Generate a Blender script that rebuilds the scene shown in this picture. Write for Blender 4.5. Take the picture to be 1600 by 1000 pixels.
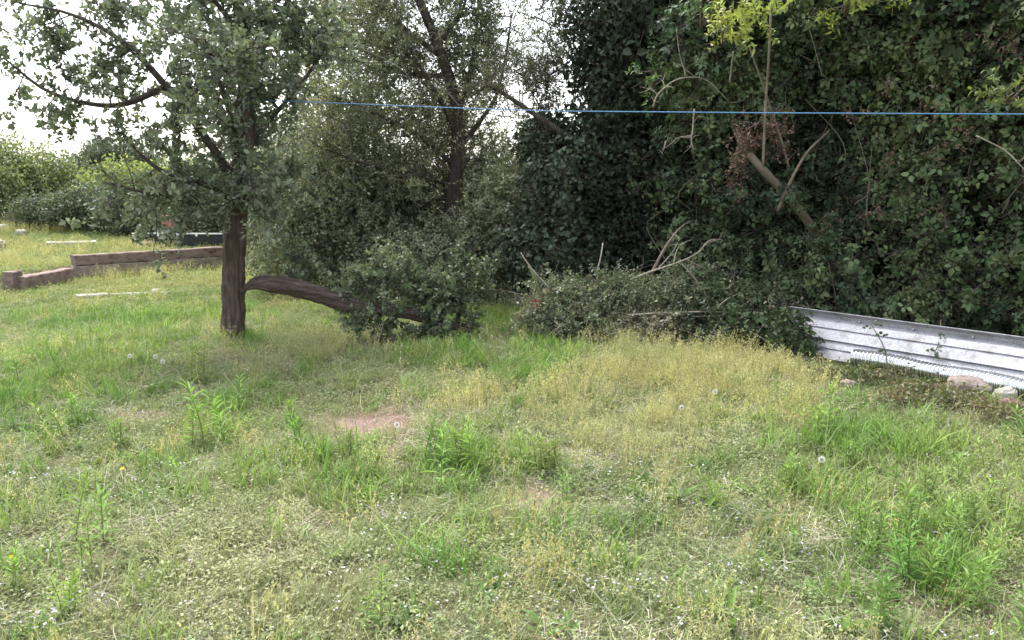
import bpy, math, random
import numpy as np
from mathutils import Vector, Matrix
R = math.radians
rng = np.random.default_rng(7); random.seed(7)
for o in list(bpy.data.objects): bpy.data.objects.remove(o)
sc = bpy.context.scene; C = sc.collection

# ------------------------------------------------------------------ camera, sky, sun, exposure
FPX = 1331.0; CAMZ = 1.6; PITCH = math.atan(210 / FPX)
cam = bpy.data.objects.new('camera', bpy.data.cameras.new('camera')); C.objects.link(cam)
cam.location = (0, 0, CAMZ); cam.rotation_euler = (math.pi/2 - PITCH, 0, 0)
cam.data.sensor_width = 36; cam.data.lens = 36 * FPX / 1600; cam.data.clip_end = 1000; cam.data.clip_start = .05
sc.camera = cam
cy = sc.cycles; cy.max_bounces = 5; cy.diffuse_bounces = 4; cy.glossy_bounces = 1; cy.transmission_bounces = 2; cy.caustics_reflective = False; cy.caustics_refractive = False
sc.render.resolution_x = 1024; sc.render.resolution_y = 640
SUN_EL, SUN_AZ = 58, -40           # azimuth measured from the view direction, + to the right
w = bpy.data.worlds.new('World'); sc.world = w; w.use_nodes = True
nt = w.node_tree; nt.nodes.clear()
sky = nt.nodes.new('ShaderNodeTexSky'); sky.sky_type = 'NISHITA'; sky.sun_disc = False
sky.sun_elevation = R(SUN_EL); sky.sun_rotation = R(SUN_AZ); sky.dust_density = 3; sky.air_density = 1.2
hs = nt.nodes.new('ShaderNodeHueSaturation'); hs.inputs['Saturation'].default_value = .34
bg = nt.nodes.new('ShaderNodeBackground'); bg.inputs['Strength'].default_value = .15
wo = nt.nodes.new('ShaderNodeOutputWorld')
nt.links.new(sky.outputs[0], hs.inputs['Color']); nt.links.new(hs.outputs[0], bg.inputs[0]); nt.links.new(bg.outputs[0], wo.inputs[0])
sl = bpy.data.lights.new('sun', 'SUN'); sl.energy = 1.5; sl.angle = R(14); sl.color = (1, .97, .92)
so = bpy.data.objects.new('sun', sl); C.objects.link(so)
sd = Vector((math.sin(R(SUN_AZ))*math.cos(R(SUN_EL)), math.cos(R(SUN_AZ))*math.cos(R(SUN_EL)), math.sin(R(SUN_EL))))
so.rotation_euler = sd.to_track_quat('Z', 'Y').to_euler(); so.location = sd*50
sc.view_settings.view_transform = 'Standard'; sc.view_settings.look = 'None'
sc.view_settings.gamma = 1; sc.view_settings.exposure = 1.75
sc.view_settings.use_curve_mapping = False

# ------------------------------------------------------------------ pixel -> place
def ray(px, py):
    u, v = (px-800)/FPX, (500-py)/FPX
    return np.array([u, math.cos(PITCH)+v*math.sin(PITCH), -math.sin(PITCH)+v*math.cos(PITCH)])
def G(px, py, z=0.):               # where the ray meets the level z
    d = ray(px, py); t = (z-CAMZ)/d[2]; return np.array([d[0]*t, d[1]*t, z])
def W(px, py, y):                  # where the ray meets depth y
    d = ray(px, py); t = y/d[1]; return np.array([d[0]*t, y, CAMZ+d[2]*t])

# ------------------------------------------------------------------ noise
def _h(i, j, k, s):
    n = (i*73856093) ^ (j*19349663) ^ (k*83492791) ^ (s*2654435)
    n = (n ^ (n >> 13)) * 1274126177 & 0x7fffffff
    return ((n ^ (n >> 16)) & 0xffff)/65535.
def vn(p, s=1):
    p = np.asarray(p, float)
    if p.shape[-1] == 2: p = np.concatenate([p, np.zeros(p.shape[:-1]+(1,))], -1)
    i = np.floor(p).astype(np.int64); f = p-i; f = f*f*(3-2*f); r = 0
    for a in (0, 1):
        for b in (0, 1):
            for c in (0, 1):
                r = r + _h(i[..., 0]+a, i[..., 1]+b, i[..., 2]+c, s)*(f[..., 0] if a else 1-f[..., 0])*(f[..., 1] if b else 1-f[..., 1])*(f[..., 2] if c else 1-f[..., 2])
    return r
def fbm(p, s=1, o=3):
    p = np.asarray(p, float); r = 0; a = .5
    for k in range(o): r = r + a*vn(p*2**k, s+k*7); a *= .5
    return r/(1-.5**o)
def sstep(a, b, x): t = np.clip((x-a)/(b-a), 0, 1); return t*t*(3-2*t)

def hgt(x, y):
    x = np.asarray(x, float); y = np.asarray(y, float); p = np.stack([x, y], -1)
    h = (fbm(p*.7, 3)-.5)*.10*(1-.85*sstep(10, 13, y)) + (fbm(p*3.1, 9)-.5)*.03
    far = sstep(14.8, 15.1, y + .87*(x+7.7)*-1*0 - np.clip((x+7.65)*.85, 0, 1.75))*sstep(-5.2, -5.9, x)
    h = h + .22*far + .45*sstep(16, 26, y)
    h = h + .22*sstep(-7.72, -7.8, x)*sstep(12.6, 13.1, y)*(1-far)
    return h
def GT(px, py):                    # where the ray meets the terrain
    z = 0.
    for k in range(6): p = G(px, py, z); z = float(hgt(p[0], p[1]))
    return np.array([p[0], p[1], z])
def gz(p): p = np.array(p, float); p[2] = float(hgt(p[0], p[1])); return p

# ------------------------------------------------------------------ materials
def nodes(name):
    m = bpy.data.materials.new(name); m.use_nodes = True; n = m.node_tree; n.nodes.clear(); return m, n
def N(n, t, **k):
    x = n.nodes.new(t)
    for a, b in k.items():
        if a in x.inputs: x.inputs[a].default_value = b
        else: setattr(x, a, b)
    return x
def leafmat(name, src, trans=.3, rough=.5, spec=.35, var=.35, back=1.25):
    m, n = nodes(name); L = n.links.new
    if src == 'inst': a = N(n, 'ShaderNodeAttribute', attribute_name='tint', attribute_type='INSTANCER'); a2 = N(n, 'ShaderNodeAttribute', attribute_name='leaf_tint'); ad = N(n, 'ShaderNodeMix', data_type='RGBA', blend_type='ADD'); ad.inputs[0].default_value = 1; L(a.outputs['Color'], ad.inputs[6]); L(a2.outputs['Color'], ad.inputs[7]); col = ad.outputs[2]
    else: a = N(n, 'ShaderNodeObjectInfo'); col = a.outputs['Color']
    oi = N(n, 'ShaderNodeObjectInfo'); geo = N(n, 'ShaderNodeNewGeometry')
    mr = N(n, 'ShaderNodeMapRange'); mr.inputs[3].default_value = 1-var; mr.inputs[4].default_value = 1+var
    L(geo.outputs['Random Per Island'], mr.inputs[0])
    hv = N(n, 'ShaderNodeHueSaturation'); L(col, hv.inputs['Color']); L(mr.outputs[0], hv.inputs['Value'])
    mh = N(n, 'ShaderNodeMapRange'); mh.inputs[3].default_value = .485; mh.inputs[4].default_value = .515
    L(oi.outputs['Random'], mh.inputs[0]); L(mh.outputs[0], hv.inputs['Hue'])
    bk = N(n, 'ShaderNodeMix', data_type='RGBA', blend_type='MULTIPLY'); L(geo.outputs['Backfacing'], bk.inputs[0])
    L(hv.outputs[0], bk.inputs[6]); bk.inputs[7].default_value = (back, back*.98, back*1.05, 1)
    pr = N(n, 'ShaderNodeBsdfPrincipled', Roughness=rough); pr.inputs['Specular IOR Level'].default_value = spec
    tr = N(n, 'ShaderNodeBsdfTranslucent'); mx = N(n, 'ShaderNodeMixShader'); mx.inputs[0].default_value = trans
    tc = N(n, 'ShaderNodeMix', data_type='RGBA', blend_type='MULTIPLY'); tc.inputs[0].default_value = 1
    L(bk.outputs[2], tc.inputs[6]); tc.inputs[7].default_value = (1.1, 1.2, .75, 1)
    L(bk.outputs[2], pr.inputs['Base Color']); L(tc.outputs[2], tr.inputs[0])
    L(pr.outputs[0], mx.inputs[1]); L(tr.outputs[0], mx.inputs[2])
    o = N(n, 'ShaderNodeOutputMaterial'); L(mx.outputs[0], o.inputs[0]); return m
def rough_mat(name, cols, scale=8, rough=.9, bump=.4, stretch=(1, 1, 1), metal=0, detail=8, pos=(.3, .5, .7), bscale=None, spec=.3, dist=.02):
    m, n = nodes(name); L = n.links.new
    tc = N(n, 'ShaderNodeTexCoord'); mp = N(n, 'ShaderNodeMapping'); mp.inputs['Scale'].default_value = stretch
    L(tc.outputs['Object'], mp.inputs[0])
    nz = N(n, 'ShaderNodeTexNoise', Scale=scale, Detail=detail, Roughness=.65); L(mp.outputs[0], nz.inputs[0])
    cr = N(n, 'ShaderNodeValToRGB'); e = cr.color_ramp.elements
    while len(e) < len(cols): e.new(.5)
    for k, c in enumerate(cols): e[k].position = pos[k]; e[k].color = (*c, 1)
    L(nz.outputs[0], cr.inputs[0])
    pr = N(n, 'ShaderNodeBsdfPrincipled', Roughness=rough, Metallic=metal); pr.inputs['Specular IOR Level'].default_value = spec
    L(cr.outputs[0], pr.inputs['Base Color'])
    n2 = N(n, 'ShaderNodeTexNoise', Scale=bscale or scale*3, Detail=8, Roughness=.7); L(mp.outputs[0], n2.inputs[0])
    bp = N(n, 'ShaderNodeBump', Strength=bump, Distance=dist); L(n2.outputs[0], bp.inputs['Height']); L(bp.outputs[0], pr.inputs['Normal'])
    o = N(n, 'ShaderNodeOutputMaterial'); L(pr.outputs[0], o.inputs[0]); return m
LEAF = leafmat('leaf', 'inst'); GLOSSY = leafmat('glossy_leaf', 'inst', .16, .58, .2, .35, 1.3)
GRASS = leafmat('grass_blade', 'inst', .35, .6, .2, .3, 1.0)
LEAFO = leafmat('single_leaf', 'obj', .2, .4, .45, .25, 1.5); WEEDM = leafmat('weed_leaf', 'obj', .35, .5, .3, .25, 1.0)
TWIG = rough_mat('twig_bark', [(.07, .055, .045), (.12, .1, .08), (.17, .15, .12)], 20)
PALETWIG = rough_mat('dead_twig', [(.16, .14, .11), (.28, .25, .2), (.38, .35, .29)], 15)
BCOL = [(.055, .039, .033), (.115, .082, .07), (.19, .145, .122)]
BARK = rough_mat('apple_bark', BCOL, 9, .9, .9, (3, 3, .55), bscale=22, dist=.03); BARKX = rough_mat('limb_bark', BCOL, 9, .9, .9, (.5, 3, 3), bscale=22, dist=.03)
BARK2 = rough_mat('dark_bark', [(.04, .033, .03), (.075, .06, .052), (.12, .1, .085)], 9, .9, .8, (2, 2, .6), bscale=22)
STEMBARK = rough_mat('brown_grey_bark', [(.09, .075, .06), (.16, .13, .1), (.23, .2, .16)], 7, .9, .6, bscale=25)
MOSSY = rough_mat('mossy_bark', [(.09, .1, .04), (.15, .17, .08), (.24, .21, .15)], 12, .95, .6)

# ------------------------------------------------------------------ objects
def link(o, parent=None):
    C.objects.link(o)
    if parent is not None:
        o.parent = parent; o.matrix_parent_inverse = Matrix.Translation(-Vector(parent.location))
    return o
def tag(o, label, cat, group=None, kind=None):
    if label: o['label'] = label
    if cat: o['category'] = cat
    if group: o['group'] = group
    if kind: o['kind'] = kind
    return o
def thing(name, loc, label, cat, group=None):
    o = bpy.data.objects.new(name, None); o.location = [float(v) for v in loc]; o.empty_display_size = .1; C.objects.link(o)
    return tag(o, label, cat, group)
class MB:
    def __init__(s): s.V = []; s.F = []; s.M = []; s.n = 0
    def add(s, V, F, mat=0):
        V = np.asarray(V, float); s.V.append(V); s.F += [tuple(i+s.n for i in f) for f in F]; s.M += [mat]*len(F); s.n += len(V); return s
    def mesh(s, name, mats, smooth=False):
        me = bpy.data.meshes.new(name); V = np.concatenate(s.V) if s.V else np.zeros((0, 3))
        me.from_pydata(V.tolist(), [], s.F)
        for m in mats: me.materials.append(m)
        if len(mats) > 1: me.polygons.foreach_set('material_index', s.M)
        if smooth: me.polygons.foreach_set('use_smooth', [True]*len(me.polygons))
        me.update(); return me
    def build(s, name, mats, parent=None, smooth=False, kind=None):
        if not isinstance(mats, (list, tuple)): mats = [mats]
        o = link(bpy.data.objects.new(name, s.mesh(name, mats, smooth)), parent)
        if kind: o['kind'] = kind
        return o
def basis(z, spin=0.):
    z = np.asarray(z, float); z = z/(np.linalg.norm(z)+1e-9)
    a = np.array([0, 0, 1.]) if abs(z[2]) < .95 else np.array([1., 0, 0])
    x = np.cross(a, z); x /= np.linalg.norm(x); y = np.cross(z, x); c, s = math.cos(spin), math.sin(spin)
    return np.stack([x*c+y*s, -x*s+y*c, z], 1)
def tube(path, rad, k=8, caps=True, bump=0., seed=1, freq=6., ridges=0, ram=0., crack=0.):
    P = np.asarray(path, float); n = len(P); rad = np.broadcast_to(np.asarray(rad, float), (n,))
    T = np.gradient(P, axis=0); T /= np.linalg.norm(T, axis=1)[:, None]+1e-9
    x = np.cross(T[0], [0.13, 0.97, .2]); x /= np.linalg.norm(x); V = []
    an = np.arange(k)/k*2*math.pi
    for i in range(n):
        x = x-T[i]*x.dot(T[i]); x /= np.linalg.norm(x); y = np.cross(T[i], x)
        d = np.cos(an)[:, None]*x+np.sin(an)[:, None]*y; r = np.full(k, rad[i])
        if ridges: r = r*(1+ram*np.sin(an*ridges+i*.07)+ram*.7*np.sin(an*(ridges*2+1)+1.3+i*.13))
        if crack:
            L_ = np.linalg.norm(np.diff(P[:i+1], axis=0), axis=1).sum() if i else 0.; wv = vn(np.stack([np.cos(an)*2, np.sin(an)*2, np.full(k, L_*4)], 1), seed)*1.6
            q_ = np.stack([np.cos(an)*5.5+wv, np.sin(an)*5.5, np.full(k, L_*5.)], 1); rd = 1-np.abs(2*vn(q_, seed+2)-1); rd2 = 1-np.abs(2*vn(q_*2.3, seed+5)-1); r = r*(1-crack*rd**4-crack*.5*rd2**4)
        if bump: r = r*(1+bump*(fbm((P[i]+d*rad[i])*freq, seed)-.5)*2)
        V.append(P[i]+d*r[:, None])
    F = [(i*k+j, i*k+(j+1) % k, (i+1)*k+(j+1) % k, (i+1)*k+j) for i in range(n-1) for j in range(k)]
    if caps: F += [tuple(range(k))[::-1], tuple((n-1)*k+j for j in range(k))]
    return np.concatenate(V), F
def smooth_path(pts, m=6):
    P = np.asarray(pts, float); Q = np.vstack([2*P[0]-P[1], P, 2*P[-1]-P[-2]]); out = []
    for i in range(1, len(Q)-2):
        for t in np.arange(m)/m:
            a, b, c, d = Q[i-1:i+3]; out.append(.5*(2*b+(c-a)*t+(2*a-5*b+4*c-d)*t*t+(3*b-a-3*c+d)*t**3))
    out.append(P[-1]); return np.array(out)
def leafgeo(l, w, fold=.25, curl=.2, hi=False, wide=.45):
    if hi:
        y1, y2 = l*.3, l*.68; V = [(0, 0, 0), (-w*.46, y1, fold*w*.4), (0, y1, 0), (w*.46, y1, fold*w*.4), (-w*.36, y2, fold*w*.35-curl*l*.2), (0, y2, -curl*l*.25), (w*.36, y2, fold*w*.35-curl*l*.2), (0, l, -curl*l*.6)]
        F = [(0, 2, 1), (0, 3, 2), (1, 2, 5, 4), (2, 3, 6, 5), (4, 5, 7), (5, 6, 7)]
    else:
        y1 = l*wide; V = [(0, 0, 0), (-w*.5, y1, fold*w*.5), (0, y1, 0), (w*.5, y1, fold*w*.5), (0, l, -curl*l*.5)]
        F = [(0, 2, 1), (0, 3, 2), (1, 2, 4), (2, 3, 4)]
    return np.array(V, float), F
def place(V, pos, ydir, nrm):
    y = np.asarray(ydir, float); y = y/np.linalg.norm(y); z = np.asarray(nrm, float); z = z-y*z.dot(y); z /= np.linalg.norm(z)+1e-9
    x = np.cross(y, z); return V@np.stack([x, y, z])+np.asarray(pos)
def rv(s=1.): return rng.normal(size=3)*s
def unit(v): v = np.asarray(v, float); return v/(np.linalg.norm(v, axis=-1, keepdims=True)+1e-9)
def U(a, b): return rng.uniform(a, b)

# sprays: small leafy twigs that are set out in their thousands
def spray_twig(n, L, l, w, mats, hi=False, droop=.0, spread=1., jitter=.3):
    b = MB(); pts = [np.array([0, 0, 0])]; d = np.array([0, 0, 1.])
    for k in range(4): d = unit(d+rv(.18)+np.array([0, 0, -droop])); pts.append(pts[-1]+d*L/4)
    b.add(*tube(pts, np.linspace(.0035, .0015, 5), 3, False), 1); P = np.array(pts)
    for k in range(n):
        t = (k+.6)/n*4; i = min(int(t), 3); p = P[i]+(P[i+1]-P[i])*(t-i); a = k*2.4+U(-.5, .5)
        yd = np.array([math.cos(a)*spread, math.sin(a)*spread, U(.1, .9)])+rv(jitter)
        s = U(.7, 1.15); V, F = leafgeo(l*s, w*s, U(.1, .5), U(-.1, .6), hi); b.add(place(V, p, yd, np.array([0, 0, 1.])+rv(.5)), F)
    return b.mesh('spray', mats)
def compound(l, w, n=3):
    b = MB(); b.add(*tube([(0, -l*.9, -.01), (0, -l*.3, 0), (0, 0, 0)], [.0022, .002, .0015], 3, False), 1)
    for a in ([0, 1.25, -1.25] if n == 3 else [0, .85, -.85, 1.75, -1.75]):
        s = (1.1 if a == 0 else .9 if abs(a) < 1.5 else .65)*U(.9, 1.1); V, F = leafgeo(l*s, w*s, U(.15, .4), U(.1, .5), True)
        b.add(place(V, (math.sin(a)*l*.28, (math.cos(a) if abs(a) < 1.5 else -.5)*l*.28, 0), (math.sin(a), math.cos(a), U(-.35, .15)), np.array([0, 0, 1.])+rv(.3)), F)
    return b
def spray_disc(n, Rr, l, w, mats, kind='oval', tilt=.45, depth=.08):
    b = MB()
    for k in range(n):
        a = U(0, 6.28); r = Rr*math.sqrt(U(0, 1)); p = np.array([math.cos(a)*r, math.sin(a)*r, U(-depth, depth)]); nr = np.array([0, 0, 1.])+rv(tilt)
        s = U(.65, 1.2); yd = np.array([math.cos(a), math.sin(a), -.2])+rv(.7)
        if kind == 'comp':
            c = compound(l*s, w*s, 3 if U(0, 1) < .5 else 5); V = place(np.concatenate(c.V), p, yd, nr); b.V.append(V); b.F += [tuple(i+b.n for i in f) for f in c.F]; b.M += c.M; b.n += len(V)
        elif kind == 'ivy':
            q = l*s; V = np.array([(0, 0, 0), (-.5, .05, .05), (-.55, .4, .08), (-.28, .55, .02), (0, 1, -.1), (.28, .55, .02), (.55, .4, .08), (.5, .05, .05), (0, .4, -.04)])*q
            F = [(8, (j+1) % 8, j) for j in range(8)]; b.add(place(V, p, yd, nr), F)
        else:
            V, F = leafgeo(l*s, w*s, U(.1, .5), U(0, .6), l > .07); b.add(place(V, p, yd, nr), F)
    for k in range(2):
        a = U(0, 6.28); b.add(*tube([(math.cos(a)*Rr, math.sin(a)*Rr, -.06), (0, 0, -.05), (-math.cos(a)*Rr*.5, -math.sin(a)*Rr*.7, -.07)], .0025, 3, False), 1)
    return b.mesh('spray', mats)

def src(meshes): return [bpy.data.objects.new('source', m) for m in meshes]
REAL = {'apple', 'fine', 'shrub', 'ivy', 'ash', 'dead', 'oval'}      # foliage joined into one mesh; the rest is instanced
_trees = {}
def gn_tree(key, objs):
    if key in _trees: return _trees[key]
    g = bpy.data.node_groups.new(key, 'GeometryNodeTree'); L = g.links.new
    g.interface.new_socket('Geometry', in_out='INPUT', socket_type='NodeSocketGeometry'); g.interface.new_socket('Geometry', in_out='OUTPUT', socket_type='NodeSocketGeometry')
    gi = g.nodes.new('NodeGroupInput'); go = g.nodes.new('NodeGroupOutput'); ip = g.nodes.new('GeometryNodeInstanceOnPoints'); j = g.nodes.new('GeometryNodeJoinGeometry')
    for o in objs:
        oi = g.nodes.new('GeometryNodeObjectInfo'); oi.inputs['Object'].default_value = o
        ti = g.nodes.new('GeometryNodeGeometryToInstance'); L(oi.outputs['Geometry'], ti.inputs[0]); L(ti.outputs[0], j.inputs[0])
    ip.inputs['Pick Instance'].default_value = True
    for nm, ty, so_ in (('idx', 'INT', 'Instance Index'), ('rot', 'FLOAT_VECTOR', 'Rotation'), ('scl', 'FLOAT', 'Scale')):
        na = g.nodes.new('GeometryNodeInputNamedAttribute'); na.data_type = ty; na.inputs['Name'].default_value = nm; L(na.outputs['Attribute'], ip.inputs[so_])
    L(gi.outputs[0], ip.inputs['Points']); L(j.outputs[0], ip.inputs['Instance']); L(ip.outputs[0], go.inputs[0]); _trees[key] = g; return g
def scatter(name, key, objs, pts, zdir, scl, tint, parent=None, kind='stuff', spin=None):
    n = len(pts); pts = np.asarray(pts, float); z = unit(np.broadcast_to(np.asarray(zdir, float), (n, 3)))
    a = np.where(np.abs(z[:, 2:3]) < .95, np.array([[0, 0, 1.]]), np.array([[1., 0, 0]])); x = unit(np.cross(a, z)); y = np.cross(z, x)
    s = rng.uniform(0, 6.283, n) if spin is None else spin
    c, sn = np.cos(s)[:, None], np.sin(s)[:, None]; x, y = x*c+y*sn, -x*sn+y*c
    ry = np.arcsin(np.clip(-x[:, 2], -1, 1)); rx = np.arctan2(y[:, 2], z[:, 2]); rz = np.arctan2(x[:, 1], x[:, 0])
    if key in REAL:
        sc_ = np.broadcast_to(np.asarray(scl, float), (n,)); Rm = np.stack([x, y, z], 1)*sc_[:, None, None]; tn = np.broadcast_to(np.asarray(tint, float), (n, 3)); ix = rng.integers(0, len(objs), n)
        VV = []; LS = []; LT = []; MI = []; CO = []; off = 0
        for q, ob in enumerate(objs):
            sel = np.where(ix == q)[0]; m = ob.data; k = len(sel)
            if not k: continue
            v = np.empty(len(m.vertices)*3); m.vertices.foreach_get('co', v); v = v.reshape(-1, 3); lv = np.empty(len(m.loops), np.int32); m.loops.foreach_get('vertex_index', lv); lt = np.empty(len(m.polygons), np.int32); m.polygons.foreach_get('loop_total', lt); mi = np.empty(len(m.polygons), np.int32); m.polygons.foreach_get('material_index', mi)
            VV.append((np.einsum('vi,kij->kvj', v, Rm[sel])+pts[sel][:, None, :]).reshape(-1, 3)); LS.append((lv[None]+(off+np.arange(k)*len(v))[:, None]).ravel()); LT.append(np.tile(lt, k)); MI.append(np.tile(mi, k)); CO.append(np.repeat(tn[sel], len(v), 0)); off += k*len(v)
        VV = np.concatenate(VV); LS = np.concatenate(LS); LT = np.concatenate(LT); CO = np.concatenate(CO); me = bpy.data.meshes.new(name)
        me.vertices.add(len(VV)); me.vertices.foreach_set('co', VV.ravel()); me.loops.add(len(LS)); me.loops.foreach_set('vertex_index', LS.astype(np.int32)); me.polygons.add(len(LT)); me.polygons.foreach_set('loop_start', np.concatenate([[0], np.cumsum(LT)[:-1]]).astype(np.int32)); me.polygons.foreach_set('material_index', np.concatenate(MI))
        for m in objs[0].data.materials: me.materials.append(m)
        me.attributes.new('leaf_tint', 'FLOAT_COLOR', 'POINT').data.foreach_set('color', np.concatenate([CO, np.ones((len(CO), 1))], 1).ravel()); me.update(calc_edges=True)
        o = link(bpy.data.objects.new(name, me), parent)
        if kind: o['kind'] = kind
        return o
    me = bpy.data.meshes.new(name); me.vertices.add(n); me.vertices.foreach_set('co', pts.ravel())
    me.attributes.new('rot', 'FLOAT_VECTOR', 'POINT').data.foreach_set('vector', np.stack([rx, ry, rz], 1).ravel())
    me.attributes.new('scl', 'FLOAT', 'POINT').data.foreach_set('value', np.broadcast_to(np.asarray(scl, float), (n,)).copy())
    me.attributes.new('idx', 'INT', 'POINT').data.foreach_set('value', rng.integers(0, len(objs), n).astype(np.int32))
    t = np.ones((n, 4)); t[:, :3] = np.broadcast_to(np.asarray(tint, float), (n, 3))
    me.attributes.new('tint', 'FLOAT_COLOR', 'POINT').data.foreach_set('color', t.ravel()); me.update()
    o = link(bpy.data.objects.new(name, me), parent); m = o.modifiers.new('leaves', 'NODES'); m.node_group = gn_tree(key, objs)
    if kind: o['kind'] = kind
    return o
def tints(n, cols, pts=None, freq=1.2, seed=5, var=.18):
    cols = np.asarray(cols, float); k = len(cols)
    t = rng.uniform(0, 1, n) if pts is None else np.clip((fbm(np.asarray(pts)*freq, seed)-.5)*2.2+.5+rng.normal(0, .16, n), 0, .999)
    f = t*(k-1); i = np.minimum(f.astype(int), k-2) if k > 1 else np.zeros(n, int); f = (f-i)[:, None]
    c = cols[i]*(1-f)+cols[np.minimum(i+1, k-1)]*f
    c = c*.86+.14*c.mean(1, keepdims=True)*np.array([1., 1.02, 1.0]); return c*rng.uniform(1-var, 1+var, (n, 1))

LM, GM, RM = [LEAF, TWIG], [GLOSSY, TWIG], [GRASS, TWIG]
S_APPLE = src([spray_twig(9, .16, .06, .042, LM, True) for _ in range(6)])
S_FINE = src([spray_twig(13, .26, .04, .02, LM) for _ in range(6)])
S_SHRUB = src([spray_twig(12, .24, .055, .032, LM) for _ in range(5)])
S_IVY = src([spray_disc(10, .13, .056, .05, GM, 'ivy', .6) for _ in range(5)])
S_BRAM = src([spray_disc(4, .15, .068, .046, GM, 'comp', .5) for _ in range(6)])
S_OVAL = src([spray_disc(11, .15, .07, .04, LM, 'oval', .5) for _ in range(5)])
S_FAR = src([spray_disc(26, .3, .085, .055, LM, 'oval', .6, .15) for _ in range(5)])
S_ASH = src([spray_twig(12, .26, .085, .032, LM, True, .1) for _ in range(4)])
S_DEAD = src([spray_twig(12, .26, .05, .022, LM, False, .35) for _ in range(4)])

def grow(limbs, nsec, lsec, nter=3, lter=.3, nspr=3, up=.25, start=.2):
    """side shoots and twigs on given limbs -> twig paths, spray points, spray directions"""
    tw = []; sp = []; sdir = []
    for P in limbs:
        P = np.asarray(P, float); seg = np.linalg.norm(np.diff(P, axis=0), axis=1); Ln = seg.sum(); cum = np.concatenate([[0], seg.cumsum()])
        def at(t):
            s = t*Ln; i = min(np.searchsorted(cum, s, 'right')-1, len(seg)-1); return P[i]+(P[i+1]-P[i])*(s-cum[i])/seg[i], unit(P[i+1]-P[i])
        for k in range(max(2, int(nsec*Ln))):
            p, d = at(U(start, 1)); v = unit(d*.5+rv(.75)+np.array([0, 0, up])); l = lsec*U(.5, 1.2); path = [p]
            for q in range(4): v = unit(v+rv(.22)+np.array([0, 0, -.05])); path.append(path[-1]+v*l/4)
            tw.append((np.array(path), .007))
            for q in range(nter):
                i = rng.integers(1, 5); e = unit(v*.5+rv(.8)+np.array([0, 0, up*.6])); b = path[i]; c = b+e*lter*U(.5, 1.2); tw.append((np.array([b, (b+c)/2+rv(.02), c]), .004))
                for r in range(nspr): f = U(.15, 1); sp.append(b+(c-b)*f); sdir.append(unit(e+rv(.6)+np.array([0, 0, .1])))
            for r in range(nspr): i = U(1, 4); sp.append(path[int(i)]+(path[min(int(i)+1, 4)]-path[int(i)])*(i % 1)); sdir.append(unit(v+rv(.7)))
        for r in range(7): sp.append(P[-1]-unit(P[-1]-P[-2])*U(0, .22)+rv(.03)); sdir.append(unit(P[-1]-P[-2]+rv(.03)))
    return tw, np.array(sp), np.array(sdir)
def twigs(name, tw, mat, parent, k=4):
    b = MB()
    for P, r in tw: b.add(*tube(P, np.linspace(r, r*.45, len(P)), k, False))
    return b.build(name, mat, parent, True, 'stuff')
def cloud(ells, n, inner=.55, gap=.0, gfreq=1.6, seed=3, rough=.22, clip=None):
    """leaf places in the outer layers of lumpy volumes; each ellipsoid (centre, radii)"""
    vol = np.array([np.prod(np.array(e[1]))**(2/3) for e in ells]); out = []; nr = []
    cnt = rng.multinomial(n, vol/vol.sum())
    for (c, r), m in zip(ells, cnt):
        d = unit(rng.normal(size=(m, 3))); t = 1-(1-inner)*rng.uniform(0, 1, m)**1.6
        c = np.asarray(c, float); r = np.asarray(r, float); p = c+d*r
        t = t*(1+rough*(fbm(p*1.7, seed)-.5)*2+.07*rng.normal(size=m)); out.append(c+d*r*t[:, None]); nr.append(unit(d/r))
    P = np.concatenate(out); D = np.concatenate(nr); keep = P[:, 2] > hgt(P[:, 0], P[:, 1])+.02
    if gap > 0: keep &= fbm(P*gfreq, seed+11) > gap
    if clip is not None: keep &= clip(P)
    return P[keep], D[keep]
def face_dir(D, out=.8, up=.5, jit=.4): return unit(D*out+np.array([0, 0, up])+rng.normal(size=D.shape)*jit)
def E(px, py, y, rx, ry, rz): return (W(px, py, y), (rx, ry, rz))
def limb(path_px, r0, r1, k=10, bump=.12, m=5, seed=1):
    P = smooth_path([W(*q) for q in path_px], m); return P, np.linspace(r0, r1, len(P)), k, bump, seed
def limb_obj(name, path_px, r0, r1, mat, parent, k=10, bump=.12, seed=1):
    P, r, k, b, s = limb(path_px, r0, r1, k, bump, 5, seed); mb = MB(); mb.add(*tube(P, r, k, True, b, s, 9)); return mb.build(name, mat, parent, True), P

# ================================================================== GROUND
def axis(lo, hi, a, b, st):
    near = np.arange(a, b+1e-6, st); l = a-np.geomspace(st, a-lo, 26)[::-1]; r = b+np.geomspace(st, hi-b, 26); return np.concatenate([l, near, r])
xs = axis(-300, 300, -9, 9, .11); ys = axis(-40, 400, 1.5, 18, .11)
X, Y = np.meshgrid(xs, ys); Z = hgt(X, Y); nx, ny = len(xs), len(ys)
b = MB(); idx = np.arange(nx*ny).reshape(ny, nx)
b.add(np.stack([X, Y, Z], -1).reshape(-1, 3), np.stack([idx[:-1, :-1], idx[:-1, 1:], idx[1:, 1:], idx[1:, :-1]], -1).reshape(-1, 4).tolist())
SOIL = rough_mat('soil_and_thatch', [(.1, .085, .045), (.14, .14, .065), (.2, .18, .1)], 5, .95, .8, bscale=40, dist=.03)
ground = b.build('ground', SOIL, None, True); ground['kind'] = 'structure'

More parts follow.
